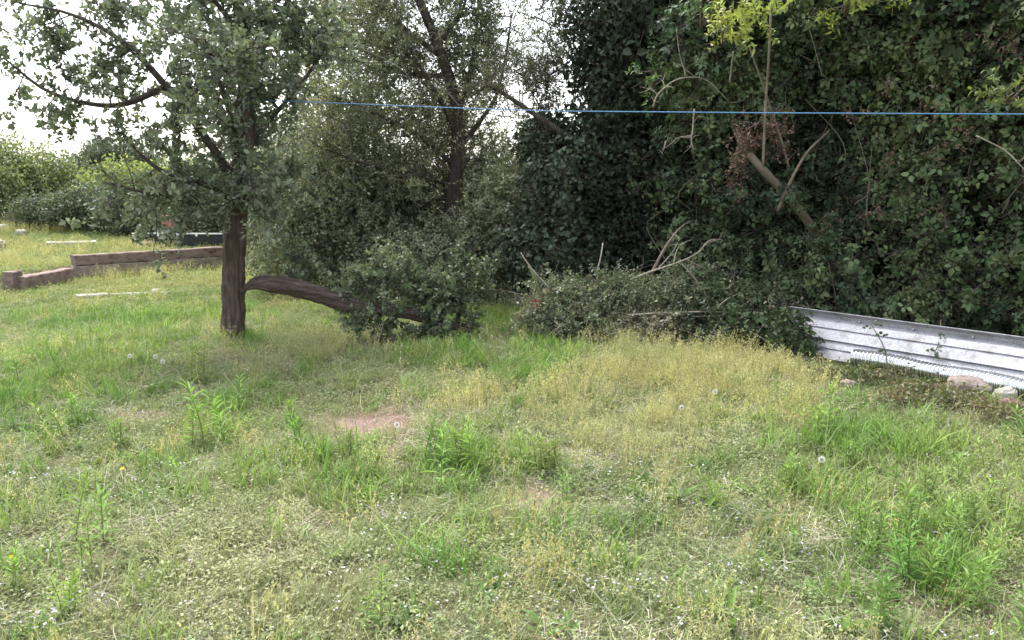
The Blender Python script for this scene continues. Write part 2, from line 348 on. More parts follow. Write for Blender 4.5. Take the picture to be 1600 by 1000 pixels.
def blob(px, py, rx, ry):
    c = G(px, py); a = abs(G(px+rx, py)[0]-c[0]); d = abs(G(px, py-ry)[1]-G(px, py+ry)[1])/2; return c[0], c[1], a, d
def field(P, bl, soft=1.):
    r = np.zeros(len(P)); wob = (fbm(P[:, :2]*2.3, 31)-.5)*.9
    for (x, y, a, d) in bl: q = ((P[:, 0]-x)/a)**2+((P[:, 1]-y)/d)**2; r = np.maximum(r, np.clip(1.35-q**.5+wob, 0, 1)*soft)
    return r
SOILB = [blob(*q) for q in [(550, 660, 74, 30), (608, 655, 46, 30), (616, 702, 32, 24), (842, 775, 44, 22), (1555, 970, 42, 22), (1420, 940, 30, 16), (805, 582, 16, 9), (225, 650, 40, 10), (440, 575, 22, 6)]]
DRYB = [blob(*q) for q in [(1090, 590, 170, 60), (1000, 555, 90, 25), (870, 630, 90, 30), (720, 625, 60, 25), (1000, 700, 70, 40), (1180, 570, 60, 30), (470, 555, 60, 22), (400, 690, 40, 20), (1060, 660, 60, 40), (150, 395, 90, 10), (60, 405, 60, 14), (270, 440, 90, 8)]]
FRESH = [blob(*q) for q in [(100, 560, 140, 40), (820, 590, 50, 30), (860, 560, 60, 25), (690, 560, 60, 20), (1450, 800, 170, 110), (1300, 720, 120, 50), (1400, 700, 150, 50), (520, 720, 120, 40), (330, 660, 60, 50), (230, 500, 160, 30), (1590, 660, 40, 30), (640, 480, 120, 25), (760, 500, 60, 20), (80, 600, 80, 50), (740, 720, 90, 50), (375, 535, 40, 9)]]
GREYB = [blob(*q) for q in [(300, 560, 90, 30), (1150, 710, 90, 40), (300, 830, 160, 50), (830, 880, 160, 60), (560, 640, 60, 20), (550, 860, 60, 30), (600, 600, 150, 25), (1060, 890, 120, 40)]]

ga = field(np.stack([X, Y, Z], -1).reshape(-1, 3), SOILB)
ground.data.attributes.new('bare', 'FLOAT', 'POINT').data.foreach_set('value', ga)
n_ = SOIL.node_tree; pr_ = [x for x in n_.nodes if x.type == 'BSDF_PRINCIPLED'][0]; at_ = N(n_, 'ShaderNodeAttribute', attribute_name='bare'); lk = pr_.inputs['Base Color'].links[0].from_socket
nz_ = N(n_, 'ShaderNodeTexNoise', Scale=9., Detail=8.); rp_ = N(n_, 'ShaderNodeValToRGB'); rp_.color_ramp.elements[0].color = (.2, .12, .095, 1); rp_.color_ramp.elements[1].color = (.45, .34, .3, 1); rp_.color_ramp.elements[0].position = .35; rp_.color_ramp.elements[1].position = .65
mx_ = N(n_, 'ShaderNodeMix', data_type='RGBA'); n_.links.new(nz_.outputs[0], rp_.inputs[0]); n_.links.new(at_.outputs['Fac'], mx_.inputs[0]); n_.links.new(lk, mx_.inputs[6]); n_.links.new(rp_.outputs[0], mx_.inputs[7]); n_.links.new(mx_.outputs[2], pr_.inputs['Base Color'])
CLEAR = [blob(*q) for q in [(1340, 592, 50, 16), (1420, 606, 60, 18), (1500, 622, 60, 20), (1580, 636, 60, 22)]]
def blade(b, p, h, wd, lean, az, mat=0, seg=3):
    d = np.array([math.cos(az), math.sin(az), 0]); s = np.array([-d[1], d[0], 0])*wd/2; V = []
    for i in range(seg): t = i/seg; c = p+d*lean*h*t*t+np.array([0, 0, h*(t-.25*lean*t*t)]); V += [c-s*(1-t*.6), c+s*(1-t*.6)]
    V.append(p+d*lean*h+np.array([0, 0, h*(1-.25*lean)])); F = [(2*i, 2*i+1, 2*i+3, 2*i+2) for i in range(seg-1)]+[(2*seg-2, 2*seg-1, 2*seg)]; b.add(V, F, mat)
def disc(r): a = U(0, 6.28); q = r*math.sqrt(U(0, 1)); return np.array([math.cos(a)*q, math.sin(a)*q, -.01])
def t_grass(n, r, h, wd):
    b = MB()
    for k in range(n): blade(b, disc(r), h*U(.5, 1.2), wd*U(.7, 1.2), U(.1, 1.1), U(0, 6.28))
    return b.mesh('tuft', RM)
def t_creep(n, r, l):
    b = MB()
    for k in range(n):
        p = disc(r)+np.array([0, 0, abs(rng.normal())*.022+.008]); V, F = leafgeo(l*U(.6, 1.3), l*U(.4, .7), .2, .3); a = U(0, 6.28); b.add(place(V, p, (math.cos(a), math.sin(a), U(-.2, .6)), np.array([0, 0, 1.])+rv(.45)), F)
    for k in range(n//6): blade(b, disc(r), U(.03, .08), .003, U(.3, 1.4), U(0, 6.28))
    return b.mesh('tuft', RM)
def t_seed(n, r, h):
    b = MB()
    for k in range(n):
        p = disc(r); az = U(0, 6.28); ln = U(.05, .55); hh = h*U(.55, 1.15); blade(b, p, hh, .0028, ln, az, 0, 3)
        d = np.array([math.cos(az), math.sin(az), 0])
        for q in range(7):
            t = U(.55, 1); c = p+d*ln*hh*t*t+np.array([0, 0, hh*(t-.25*ln*t*t)])+rv(.006); V, F = leafgeo(.016*U(.7, 1.3), .006, .3, .2); b.add(place(V, c, np.array([0, 0, .6])+rv(.6), rv()), F)
    for k in range(n//2): blade(b, disc(r), h*U(.2, .5), .005, U(.2, 1), U(0, 6.28))
    return b.mesh('tuft', RM)
def t_litter(n, r):
    b = MB()
    for k in range(n):
        a = U(0, 6.28); l = U(.05, .16); p = disc(r)+np.array([0, 0, U(.01, .04)]); d = np.array([math.cos(a), math.sin(a), U(-.1, .2)])*l; s = np.array([-math.sin(a), math.cos(a), 0])*.001
        m = p+d*.5+rv(.008); b.add([p-s, p+s, m+s, m-s, p+d], [(0, 1, 2, 3), (3, 2, 4)])
    return b.mesh('tuft', RM)
def t_stalk(h):
    b = MB(); az = 0; ln = U(.2, .9)
    blade(b, np.array([0, 0, 0.]), h, .0028, ln, az, 0, 5)
    for q in range(9):
        t = U(.7, 1); c = np.array([ln*h*t*t, 0, h*(t-.25*ln*t*t)])+rv(.005); V, F = leafgeo(.014, .005, .3, .2); b.add(place(V, c, np.array([0, 0, .6])+rv(.6), rv()), F)
    return b.mesh('stalk', RM)
def t_weed(n, r, l, w):
    b = MB()
    for k in range(n):
        a = U(0, 6.28); V, F = leafgeo(l*U(.6, 1.2), w*U(.7, 1.2), .3, U(.2, .8), True); b.add(place(V, disc(r), (math.cos(a), math.sin(a), U(.3, 1.6)), (-math.cos(a), -math.sin(a), 1)), F)
    return b.mesh('tuft', RM)
def t_flower():
    b = MB()
    for q in range(rng.integers(2, 6)):
        p = disc(.05)+np.array([0, 0, U(.04, .09)]); nr = unit(np.array([0, -.3, 1])+rv(.3))
        for a in range(5):
            B = basis(nr, a*1.257); V, F = leafgeo(.0056, .005, .1, 0); b.add(place(V, p, B[:, 0], nr), F)
        blade(b, np.array([p[0], p[1], -.01]), p[2], .0018, .1, U(0, 6.28), 1)
    return b.mesh('flower', RM)
K_GR = src([t_grass(38, .1, .085, .0045) for _ in range(5)]); K_CR = src([t_creep(64, .11, .018) for _ in range(6)])
K_SD = src([t_seed(15, .1, .19) for _ in range(5)]); K_FR = src([t_grass(30, .09, .16, .0075) for _ in range(5)])
K_LI = src([t_litter(26, .14) for _ in range(4)]); K_ST = src([t_stalk(.36) for _ in range(6)]); K_WD = src([t_weed(14, .06, .1, .022) for _ in range(5)])
K_FL = src([t_flower() for _ in range(5)])
def ground_pts(y0, y1, dens, side=1.6):
    A = (y1-y0)*2*(.66*y1+side); n = int(A*dens); y = rng.uniform(y0, y1, n); x = rng.uniform(-1, 1, n)*(.66*y1+side); k = np.abs(x) < .66*y+side
    x, y = x[k], y[k]; return np.stack([x, y, hgt(x, y)], 1)
def hedge_y(x): return np.interp(x, [-20, -3.4, -1, .2, 1.4, 2.65, 4.2, 7.5, 12], [27, 16, 12.4, 10.2, 9.4, 8.5, 7.2, 4.3, 1])
def layer(name, key, objs, y0, y1, dens, prob, cols, scl, label, cat, freq=.9, lean=.15, seed=5):
    P = ground_pts(y0, y1, dens); k = (rng.uniform(0, 1, len(P)) < prob(P)) & (P[:, 1] < hedge_y(P[:, 0])+.5); P = P[k]; n = len(P)
    o = scatter(name, key, objs, P, np.array([[0, 0, 1.]])+rng.normal(size=(n, 3))*lean, scl*rng.uniform(.7, 1.3, n), tints(n, cols, P, freq, seed)); return tag(o, label, cat)
soil = lambda P: field(P, SOILB); bare = lambda P: 1-.96*soil(P)
cG = [(0.176, 0.242, 0.077), (0.242, 0.297, 0.11), (0.319, 0.341, 0.154)]; cF = [(0.151, 0.281, 0.043), (0.216, 0.346, 0.065), (0.281, 0.367, 0.097)]
cD = [(.41, .38, .14), (.52, .47, .21), (.39, .4, .18)]; cC = [(.22, .28, .115), (.3, .34, .15), (.38, .38, .2)]; cL = [(.42, .38, .26), (.52, .48, .35), (.36, .3, .22)]
def wgrey(P): return np.clip(.55+field(P, GREYB)*.5-field(P, DRYB)*.45-field(P, FRESH)*.25, .08, 1)*bare(P)
def wgrass(P): return np.clip(.6+field(P, FRESH)*.4-field(P, GREYB)*.15, .1, 1)*bare(P)
def wfresh(P): return (1-.9*field(P, CLEAR))*np.clip(field(P, FRESH)*.75+.12*(fbm(P[:, :2]*1.4, 77) > .55), 0, 1)*bare(P)
def wdry(P): return np.clip(field(P, DRYB)*.8+.025+.06*(fbm(P[:, :2]*1.1, 51) > .6), 0, 1)*bare(P)*(1-field(P, CLEAR))
layer('creeping_groundcover', 'creep', K_CR, .6, 11, 170, wgrey, cC, 1., 'grey-green creeping weeds matted low over the meadow', 'ground cover')
layer('short_grass', 'grass', K_GR, .6, 11, 130, wgrass, cG, 1., 'short mixed green grass of the meadow', 'grass')
layer('fresh_grass', 'fresh', K_FR, .6, 11, 90, wfresh, cF, 1., 'lush brighter green grass growing in patches', 'grass')
layer('dry_seed_grass', 'seed', K_SD, 1.2, 12, 110, wdry, cD, 1., 'yellow dry seeding grass in front of the brush heap', 'grass', lean=.2)
layer('straw_litter', 'litter', K_LI, .6, 11, 60, lambda P: np.clip(.25+.5*field(P, DRYB)+.6*(fbm(P[:, :2]*.8, 8) > .5), 0, 1), cL, 1., 'pale dry straw lying among the grass', 'straw')
layer('dry_stalks', 'stalk', K_ST, .6, 11, 9, lambda P: .35+.6*(fbm(P[:, :2]*.9, 21) > .5), cL, 1., 'thin bent dry grass stalks standing over the meadow', 'stalks', lean=.35)
layer('meadow_weeds', 'weed', K_WD, .6, 11, 26, lambda P: (.15+.5*field(P, FRESH)+.4*(fbm(P[:, :2]*1.3, 91) > .55))*bare(P), [(.13, .25, .05), (.2, .31, .07), (.18, .24, .09)], 1., 'small broad-leaved green weeds scattered through the grass', 'weeds')
layer('tiny_white_flowers', 'flower', K_FL, .6, 8, 60, lambda P: np.clip((5.6-P[:, 1])/2.2, .08, 1)*(fbm(P[:, :2]*1.6, 14) > .5), [(.48, .45, .6), (.66, .63, .74)], 1., 'tiny white and lilac flowers sprinkled over the meadow', 'flowers')
layer('distant_grass', 'grass', K_GR, 10.5, 27, 40, lambda P: .9+0*P[:, 0], [(.16, .23, .06), (.24, .29, .08), (.32, .32, .1)], 1.1, 'short grass round the timbers and up to the far hedge', 'grass', .5)
layer('distant_groundcover', 'creep', K_CR, 10.5, 27, 30, lambda P: .9+0*P[:, 0], [(.19, .25, .07), (.29, .32, .1), (.38, .36, .12)], 1.5, 'yellow-green weeds round the timbers up to the far hedge', 'ground cover', .5)
layer('distant_seed_grass', 'seed', K_SD, 14, 26, 14, lambda P: (fbm(P[:, :2]*.5, 61) > .45)*1., cD, 1.2, 'dry grass on the raised bank behind the timbers', 'grass', .5)

# ================================================================== FOREGROUND TREE
base = GT(366, 530); ty = base[1]
apple = thing('apple_tree', base, 'old fruit tree with bare brown trunk and a split limb lying to the ground', 'tree')
P = smooth_path([W(366, 540, ty), W(365, 520, ty), W(364, 470, ty), W(366, 410, ty), W(369, 350, ty), W(375, 300, ty), W(380, 240, ty), W(383, 180, ty), W(384, 110, ty+.03), W(378, 50, ty+.05), W(372, -20, ty+.05), W(378, -110, ty), W(384, -200, ty)], 18)
tt = np.linspace(0, 1, len(P)); rr = np.interp(tt, [0, .06, .16, .33, .42, .6, 1], [.17, .132, .118, .108, .112, .085, .03])
mb = MB(); mb.add(*tube(P, rr, 80, True, .10, 4, 7, 5, .045, .13)); trunk = mb.build('trunk', BARK, apple, True)
kp = W(359, 368, ty-.105); mb = MB()
for q in range(3):
    a = np.linspace(0, 6.283, 15)[:-1]; rr_ = .032-.01*q; ring = np.stack([np.cos(a)*rr_*1.15, np.full(14, -.006*q), np.sin(a)*rr_], 1)+kp; ring = np.vstack([ring, ring[:1], ring[1:2]]); mb.add(*tube(ring, .0085, 6, False, .3, q, 30))
mb.build('knot', BARK, trunk, True)
A_L = [
 [(374, 300, ty), (340, 242, ty-.2), (300, 186, ty-.4), (240, 112, ty-.6), (185, 60, ty-.7), (110, 22, ty-.8), (30, 5, ty-.85)],
 [(371, 318, ty), (320, 288, ty-.25), (255, 268, ty-.5), (215, 236, ty-.55), (190, 205, ty-.6)],
 [(370, 328, ty), (310, 318, ty-.4), (235, 303, ty-.6), (165, 285, ty-.7)],
 [(260, 135, ty-.5), (180, 165, ty-.6), (80, 145, ty-.7), (5, 90, ty-.75)],
 [(381, 232, ty), (430, 178, ty+.15), (480, 118, ty+.2), (520, 50, ty+.3)],
 [(377, 300, ty), (425, 278, ty+.3), (470, 262, ty+.4)],
 [(384, 120, ty), (408, 45, ty+.1), (440, -60, ty+.1)],
 [(381, 60, ty), (320, -20, ty-.2), (260, -110, ty-.2)],
 [(380, 240, ty), (350, 150, ty-.9), (320, 60, ty-1.3)],
 [(380, 220, ty), (400, 130, ty+.8), (420, 30, ty+1.2)],
 [(378, 260, ty), (330, 130, ty+.6), (270, 30, ty+1.)],
 [(374, 330, ty), (385, 300, ty-.5), (400, 290, ty-.8)]]
AL = []
for i, q in enumerate(A_L):
    o, p = limb_obj('limb', q, .05 if i in (0, 6) else .032, .009, BARK2, apple, 8, .1, i); AL.append(p)
tw, sp, sdr = grow(AL, 7.6, .55, 4, .28, 3, .1, .22); twigs('twigs', tw, BARK2, apple)
print('apple sprays', len(sp))
scatter('foliage', 'apple', S_APPLE, sp, sdr, rng.uniform(.75, 1.15, len(sp)), tints(len(sp), [(0.115, 0.151, 0.093), (0.166, 0.201, 0.129), (0.223, 0.255, 0.172)], sp, 1.5), apple)
# low skirt of leaves round the head of the trunk
pc, dc = cloud([(W(330, 300, ty-.25), (.62, .5, .36)), (W(385, 292, ty), (.42, .42, .3)), (W(400, 150, ty+.2), (.7, .6, .9)), (W(430, 60, ty+.2), (.8, .7, .8)), (W(300, 30, ty), (.9, .7, .5))], 1150, .2, .47, 2.2)
scatter('foliage', 'apple', S_APPLE, pc, face_dir(dc, .5, .2, .7), rng.uniform(.75, 1.15, len(pc)), tints(len(pc), [(0.101, 0.144, 0.086), (0.151, 0.19, 0.118), (0.201, 0.237, 0.151)], pc, 1.5), apple)
# split limb, torn from the trunk and resting on the grass
e = GT(742, 518); ex = e+np.array([0, 0, .05])
P = smooth_path([W(379, 452, ty-.02), W(388, 448, ty-.05), W(404, 443, ty-.08), W(440, 446, ty-.1), W(480, 454, ty-.1), W(520, 467, ty-.08), W(570, 481, ty-.04), W(620, 486, ty), W(665, 496, ty+.04), W(705, 508, ty+.08), ex], 18); Pf = P; P = P[::3]
rr = np.interp(np.linspace(0, 1, len(P)), [0, .06, .13, .25, .5, .8, 1], [.06, .034, .05, .092, .088, .066, .034])
mb = MB(); mb.add(*tube(Pf, np.interp(np.linspace(0, 1, len(Pf)), np.linspace(0, 1, len(P)), rr), 60, True, .22, 8, 7, 3, .07, .16)); bl = mb.build('split_limb', BARKX, apple, True)
mb = MB()
for k in range(26): a = P[-6]+rv(.035); mb.add(*tube([a, a+(P[-1]-P[-6])*U(.4, 1)+rv(.015), P[-1]+np.array([U(-.1, .22), U(-.05, .05), U(-.05, .02)])], [.008, .006, .002], 4, False))
mb.build('splinters', PALETWIG, bl, False, 'stuff')
BL = [[P[20], P[20]+np.array([-.02, .05, .2]), P[20]+np.array([.05, .1, .35])]]
for k in range(15): i = rng.integers(32, len(P)-3); q = P[i]; v = unit(np.array([U(-.1, .7), U(.0, .6), U(.3, 1)])); BL.append(np.array([q, q+v*.25, q+v*.45+rv(.08)]))
for k in range(8): i = rng.integers(30, len(P)-8); q = P[i]; BL.append(np.array([q, q+np.array([U(-.1, .2), -.12, -.05]), q+np.array([U(-.1, .2), -.16, -.2])]))
for k in range(3): q = P[rng.integers(36, len(P)-4)]; v = np.array([U(-.2, .35), U(.1, .5), U(.4, .6)]); BL.append(np.array([q, q+v*.5, q+v]))
tw, sp, sdr = grow(BL, 7, .28, 3, .18, 3, .2, .1); k = sp[:, 2] > .03; sp, sdr = sp[k], sdr[k]
twigs('limb_twigs', tw+[(q, .009) for q in BL], BARK2, bl)
scatter('limb_foliage', 'apple', S_APPLE, sp, sdr, rng.uniform(.6, .95, len(sp)), tints(len(sp), [(.09, .125, .07), (.13, .17, .09), (.19, .22, .13)], sp, 2), bl)

# ================================================================== MIDDLE TREE AND SHRUBS
my = 12.6
mid = thing('leaning_tree', gz(W(694, 420, my)), 'slender leaning tree with forked dark trunk and sparse fine leaves among shrubs', 'tree')
M_L = [
 [(690, 445, my), (698, 380, my), (706, 320, my), (714, 250, my), (716, 190, my), (704, 130, my), (682, 65, my), (655, 0, my), (620, -90, my)],
 [(672, 450, my-.1), (682, 385, my-.05), (702, 330, my)],
 [(715, 215, my), (690, 160, my-.2), (668, 125, my-.3), (630, 60, my-.4), (590, 10, my-.4)],
 [(716, 180, my), (735, 110, my+.2), (745, 40, my+.3), (750, -60, my+.3)],
 [(712, 260, my), (650, 210, my-.3), (580, 175, my-.4), (520, 150, my-.5)],
 [(710, 290, my), (640, 270, my-.4), (570, 255, my-.6), (500, 230, my-.7)],
 [(716, 235, my), (750, 190, my), (775, 150, my), (790, 90, my), (800, 20, my)],
 [(700, 120, my), (620, 110, my+.4), (550, 60, my+.6), (500, 0, my+.7)],
 [(712, 270, my), (740, 250, my), (775, 255, my), (800, 270, my)],
 [(684, 70, my), (720, 20, my), (740, -40, my)],
 [(708, 310, my), (660, 310, my+.4), (600, 300, my+.6)],
 [(690, 90, my), (580, 0, my-.3), (520, -80, my-.3)]]
ML = []
for i, q in enumerate(M_L):
    o, p = limb_obj('trunk' if i == 0 else 'limb', q, .14 if i == 0 else .07 if i == 1 else .04, .05 if i < 2 else .01, BARK2, mid, 12 if i == 0 else 7, .14, 20+i); ML.append(p)
tw, sp, sdr = grow(ML[2:], 12, .85, 5, .38, 3, .15, .12); t2, s2, d2 = grow(ML[:1], 8, .8, 4, .36, 3, .15, .35)
twigs('twigs', tw+t2, STEMBARK, mid); sp = np.vstack([sp, s2]); sdr = np.vstack([sdr, d2]); px_ = 800+FPX*sp[:, 0]/sp[:, 1]; k = (px_ < 772+20*(vn(sp*2.) -.5)) | (sp[:, 2] < 1.9) | (rng.uniform(0, 1, len(sp)) < .3); sp, sdr = sp[k], sdr[k]
tpx = lambda py: np.interp(py, [0, 65, 130, 190, 250, 320, 400], [655, 682, 704, 716, 714, 706, 696])
pc, dc = cloud([E(680, 60, my+.3, .95, .6, .8), E(610, 130, my+.4, .9, .6, .8), E(700, 190, my+.4, .6, .5, .6), E(560, 40, my+.6, .8, .6, .8), E(730, 120, my+.4, .42, .5, .8), E(660, -60, my+.4, 1., .6, .6)], 1500, .1, .4, 2.5)
sp = np.vstack([sp, pc]); sdr = np.vstack([sdr, face_dir(dc, .4, .1, .8)])
py_ = 500-FPX*np.tan(np.arctan((sp[:, 2]-CAMZ)/sp[:, 1])+PITCH); px_ = 800+FPX*sp[:, 0]/sp[:, 1]; k = (np.abs(px_-tpx(py_)) > 24) | (sp[:, 1] > my+.1) | (rng.uniform(0, 1, len(sp)) < .12); sp, sdr = sp[k], sdr[k]
print('mid sprays', len(sp))
scatter('foliage', 'fine', S_FINE, sp, sdr, rng.uniform(.9, 1.5, len(sp)), tints(len(sp), [(0.161, 0.186, 0.101), (0.22, 0.244, 0.135), (0.304, 0.312, 0.169)], sp, 1.1), mid)

def shrub(name, label, cat, ells, n, objs, key, cols, scl=1., stems=8, gap=.3, inner=.4, group=None, mat=STEMBARK, up=.5, jit=.5, srad=.012):
    c0 = np.mean([e[0] for e in ells], 0); t = thing(name, gz((c0[0], c0[1], 0)), label, cat, group)
    P, D = cloud(ells, n, inner, gap, 1.8, int(U(0, 99))); scatter('foliage', key, objs, P, face_dir(D, .7, up, jit), scl*rng.uniform(.75, 1.3, len(P)), tints(len(P), cols, P, 1.4, int(U(0, 99))), t)
    b = MB()
    for k in range(stems):
        e = ells[rng.integers(len(ells))]; c, r = np.asarray(e[0]), np.asarray(e[1]); tip = c+unit(rv())*r*U(.6, 1.02); f = gz((c[0]+U(-.5, .5)*r[0], c[1]+U(-.4, .4)*r[1], 0))
        m_ = (f+tip)/2+rv(.12)*np.array([1, 1, .3]); b.add(*tube(smooth_path([f-np.array([0, 0, .05]), m_, tip], 4), np.linspace(srad, .004, 9), 5, False))
    b.build('stems', mat, t, True, 'stuff'); return t
shrub('hedge_shrub', 'dark leafy shrub directly behind the split limb of the fruit tree', 'shrub', [E(470, 360, 12.6, .9, .7, .9), E(560, 350, 12.5, .9, .7, 1.), E(520, 250, 13, .9, .6, .8), E(440, 300, 13.6, .7, .6, .8), E(600, 420, 11.9, .7, .5, .5)], 4300, S_SHRUB, 'shrub', [(.115, .15, .09), (.18, .215, .125), (.27, .3, .185)], 1.05, 16, .3, .15)
shrub('hedge_shrub', 'grey-green undergrowth at the foot of the leaning tree', 'shrub', [E(660, 420, 11.6, .7, .5, .45), E(740, 410, 11.5, .75, .5, .55), E(790, 350, 11.6, .6, .5, .8), E(640, 330, 13.2, .8, .5, .8), E(760, 300, 13.2, .7, .5, .9), E(690, 440, 11.2, .5, .35, .3)], 4600, S_SHRUB, 'shrub', [(.115, .15, .09), (.18, .215, .125), (.27, .3, .185)], 1., 18, .3, .15)
shrub('hedge_shrub', 'tall ragged shrub with yellowing leaves behind the fruit tree crown', 'shrub', [E(520, 170, 14.5, 1.1, .7, 1.1), E(620, 230, 14.6, 1.2, .7, .9), E(540, 60, 15, .9, .6, 1.0), E(480, 260, 15, 1., .6, 1.)], 2600, S_SHRUB, 'shrub', [(.14, .17, .08), (.19, .22, .1), (.28, .3, .12)], 1.2, 20, .42, .15)

# far hedge on the left
shrub('far_hedge', 'pale yellow-green hedge running behind the grassy bank', 'hedge', [E(20, 290, 25, 2.2, 1., 1.35), E(-60, 285, 24, 2, 1, 1.4), E(90, 305, 25, 1.3, .9, .95), E(-190, 280, 23, 2.4, 1, 1.6)], 1900, S_FAR, 'far', [(.14, .18, .06), (.2, .24, .09), (.28, .3, .11)], 1., 10, .2, .3)
shrub('far_tree', 'small rounded dark green tree rising behind the far hedge', 'tree', [E(190, 250, 30, 1.3, 1, .9), E(150, 262, 30, .9, .8, .6), E(225, 262, 30, .8, .8, .6), E(190, 300, 30, 1.2, .8, .9)], 700, S_FAR, 'far', [(.06, .09, .05), (.09, .12, .07)], 1., 14, .2, .3, None, BARK2)
shrub('far_shrub', 'bright yellow-green bush showing beneath the fruit tree branches', 'shrub', [E(190, 290, 24, 1.1, .8, .7), E(240, 300, 23.5, .8, .7, .7), E(300, 290, 24, .9, .7, .8)], 700, S_FAR, 'far', [(.18, .24, .05), (.3, .34, .08)], .9, 10, .25, .3)
shrub('far_shrub', 'dark grey-green bush spreading low behind the pale slab', 'shrub', [E(70, 330, 22, .9, .6, .4), E(140, 325, 21.5, 1.1, .7, .5), E(210, 330, 20.5, .9, .6, .55), E(280, 325, 20.8, .9, .6, .6), E(340, 315, 20, .9, .6, .8)], 1500, S_FAR, 'far', [(.05, .075, .04), (.09, .12, .06), (.13, .15, .08)], .8, 14, .2, .3)
shrub('far_shrub', 'mixed green bush to the right of the fruit tree trunk', 'shrub', [E(420, 350, 17, .6, .5, .7), E(455, 330, 16.5, .6, .5, .9), E(410, 290, 18, .7, .5, .9), E(430, 415, 15.2, .5, .4, .3), E(470, 410, 14.5, .6, .4, .5)], 1500, S_FAR, 'far', [(.06, .085, .035), (.1, .13, .05), (.2, .2, .07)], .55, 10, .25, .3)

# ================================================================== RIGHT: IVY TREE, ELDER, BRAMBLES
iy = 10.9
ivy = thing('ivy_clad_tree', gz(W(930, 470, iy)), 'tall dark tree smothered in ivy beside the gap of sky', 'tree')
I_L = [[(930, 480, iy), (935, 380, iy), (940, 280, iy), (955, 160, iy), (965, 40, iy), (970, -120, iy)], [(945, 250, iy), (885, 212, iy-.3), (830, 175, iy-.4), (765, 135, iy-.5), (745, 150, iy-.5)], [(960, 100, iy), (1000, 30, iy), (1040, -60, iy)], [(940, 300, iy), (1010, 230, iy-.3), (1060, 130, iy-.4)]]
for i, q in enumerate(I_L): limb_obj('trunk' if i == 0 else 'limb', q, [.2, .05, .07, .06][i], [.1, .012, .03, .02][i], BARK2, ivy, 10, .15, 40+i)
P, D = cloud([E(985, 30, iy, .85, .9, 1.), E(1000, 150, iy+.1, .95, .9, .9), E(960, 260, iy, 1.05, .9, .75), E(880, 300, iy, .62, .7, .75), E(900, 390, iy-.1, .85, .7, .6), E(1030, 350, iy, .9, .8, .8), E(990, -110, iy, .9, .9, .9), E(850, 225, iy+.2, .42, .4, .4), E(840, 400, iy+.2, .5, .5, .5)], 8200, .25, .25, 2.4)
scatter('ivy', 'ivy', S_IVY, P, face_dir(D, .9, .3, .4), rng.uniform(.7, 1.2, len(P)), tints(len(P), [(0.027, 0.043, 0.027), (0.043, 0.068, 0.038), (0.081, 0.115, 0.068)], P, 1.6), ivy)
tw, sp, sdr = grow([smooth_path([W(*q) for q in z], 4) for z in ([(900, 80, iy), (870, 40, iy), (840, -20, iy)], [(920, 20, iy), (880, -10, iy), (850, -80, iy)], [(890, 230, iy), (840, 170, iy), (800, 90, iy)], [(830, 175, iy-.4), (800, 155, iy-.4), (765, 135, iy-.5)], [(900, 140, iy), (872, 110, iy), (850, 60, iy)], [(880, 210, iy), (850, 190, iy), (835, 130, iy)], [(905, 50, iy), (885, 80, iy), (868, 120, iy)])], 10, .55, 4, .28, 3, .1, .1)
twigs('side_twigs', tw, BARK2, ivy); scatter('side_leaves', 'fine', S_FINE, sp, sdr, rng.uniform(.7, 1.1, len(sp)), tints(len(sp), [(.05, .065, .035), (.09, .1, .05)], sp), ivy)

hy = lambda px: float(np.interp(px, [950, 1080, 1230, 1400, 1600, 1900], [9.9, 9.3, 8.75, 8.1, 7.6, 6.4]))
elder = thing('elder_tree', gz(W(1290, 470, 9.2)), 'leaning bare-stemmed elder with yellow-green top shoots inside the thicket', 'tree')
ey = 8.7
for nm, q, r0, r1 in [('trunk', [(1300, 470, ey+.5), (1285, 390, ey+.25), (1262, 345, ey), (1225, 300, ey-.1), (1180, 252, ey-.15), (1155, 215, ey+.35), (1135, 150, ey+1.1), (1125, 60, ey+1.4)], .052, .03),
                 ('stem', [(1215, 330, ey-.3), (1232, 290, ey-.4), (1260, 240, ey-.4), (1295, 205, ey-.3)], .016, .01), ('stem', [(1192, 262, ey-.2), (1196, 170, ey-.2), (1203, 60, ey-.2), (1205, -20, ey)], .014, .01),
                 ('stem', [(1232, 260, ey-.1), (1218, 210, ey-.1), (1170, 70, ey-.1)], .014, .008), ('stem', [(1140, 130, ey-.2), (1146, 80, ey-.2)], .01, .008)]:
    limb_obj(nm, q, r0, r1, STEMBARK, elder, 9, .15, int(r0*999))
def sprig(parent, centre, rad, n, cols, name='shoot_leaves', sc_=1.):
    c = np.asarray(centre); pts = c+unit(rng.normal(size=(n, 3)))*rng.uniform(.2, 1, (n, 1))*np.asarray(rad); d = unit((pts-c)/np.asarray(rad)+np.array([0, -.2, .25])+rng.normal(size=(n, 3))*.3)
    b = MB()
    for p in pts[::2]: b.add(*tube([c+np.array([0, .15, -.1]), (c+p)/2+rv(.02), p], [.006, .005, .003], 4, False))
    b.build('shoots', STEMBARK, parent, True, 'stuff'); scatter(name, 'ash', S_ASH, pts, d, sc_*rng.uniform(.6, 1.0, n), tints(n, cols), parent)
cY = [(.26, .3, .035), (.36, .38, .06), (.3, .36, .08)]
sprig(elder, W(1175, 25, 8.1), (.3, .2, .17), 30, cY); sprig(elder, W(1135, 48, 8.1), (.17, .12, .07), 12, cY); sprig(elder, W(1330, 2, 8.2), (.38, .2, .1), 26, [(.2, .26, .04), (.28, .32, .06)])
sprig(elder, W(1590, 140, 7.2), (.2, .16, .12), 16, [(.13, .19, .04), (.19, .24, .06)]); sprig(elder, W(1100, 20, 8.6), (.25, .2, .12), 14, [(.08, .14, .04), (.12, .18, .05)]); sprig(elder, W(1025, 118, 9.4), (.22, .2, .14), 16, [(.07, .13, .04), (.1, .17, .05)])
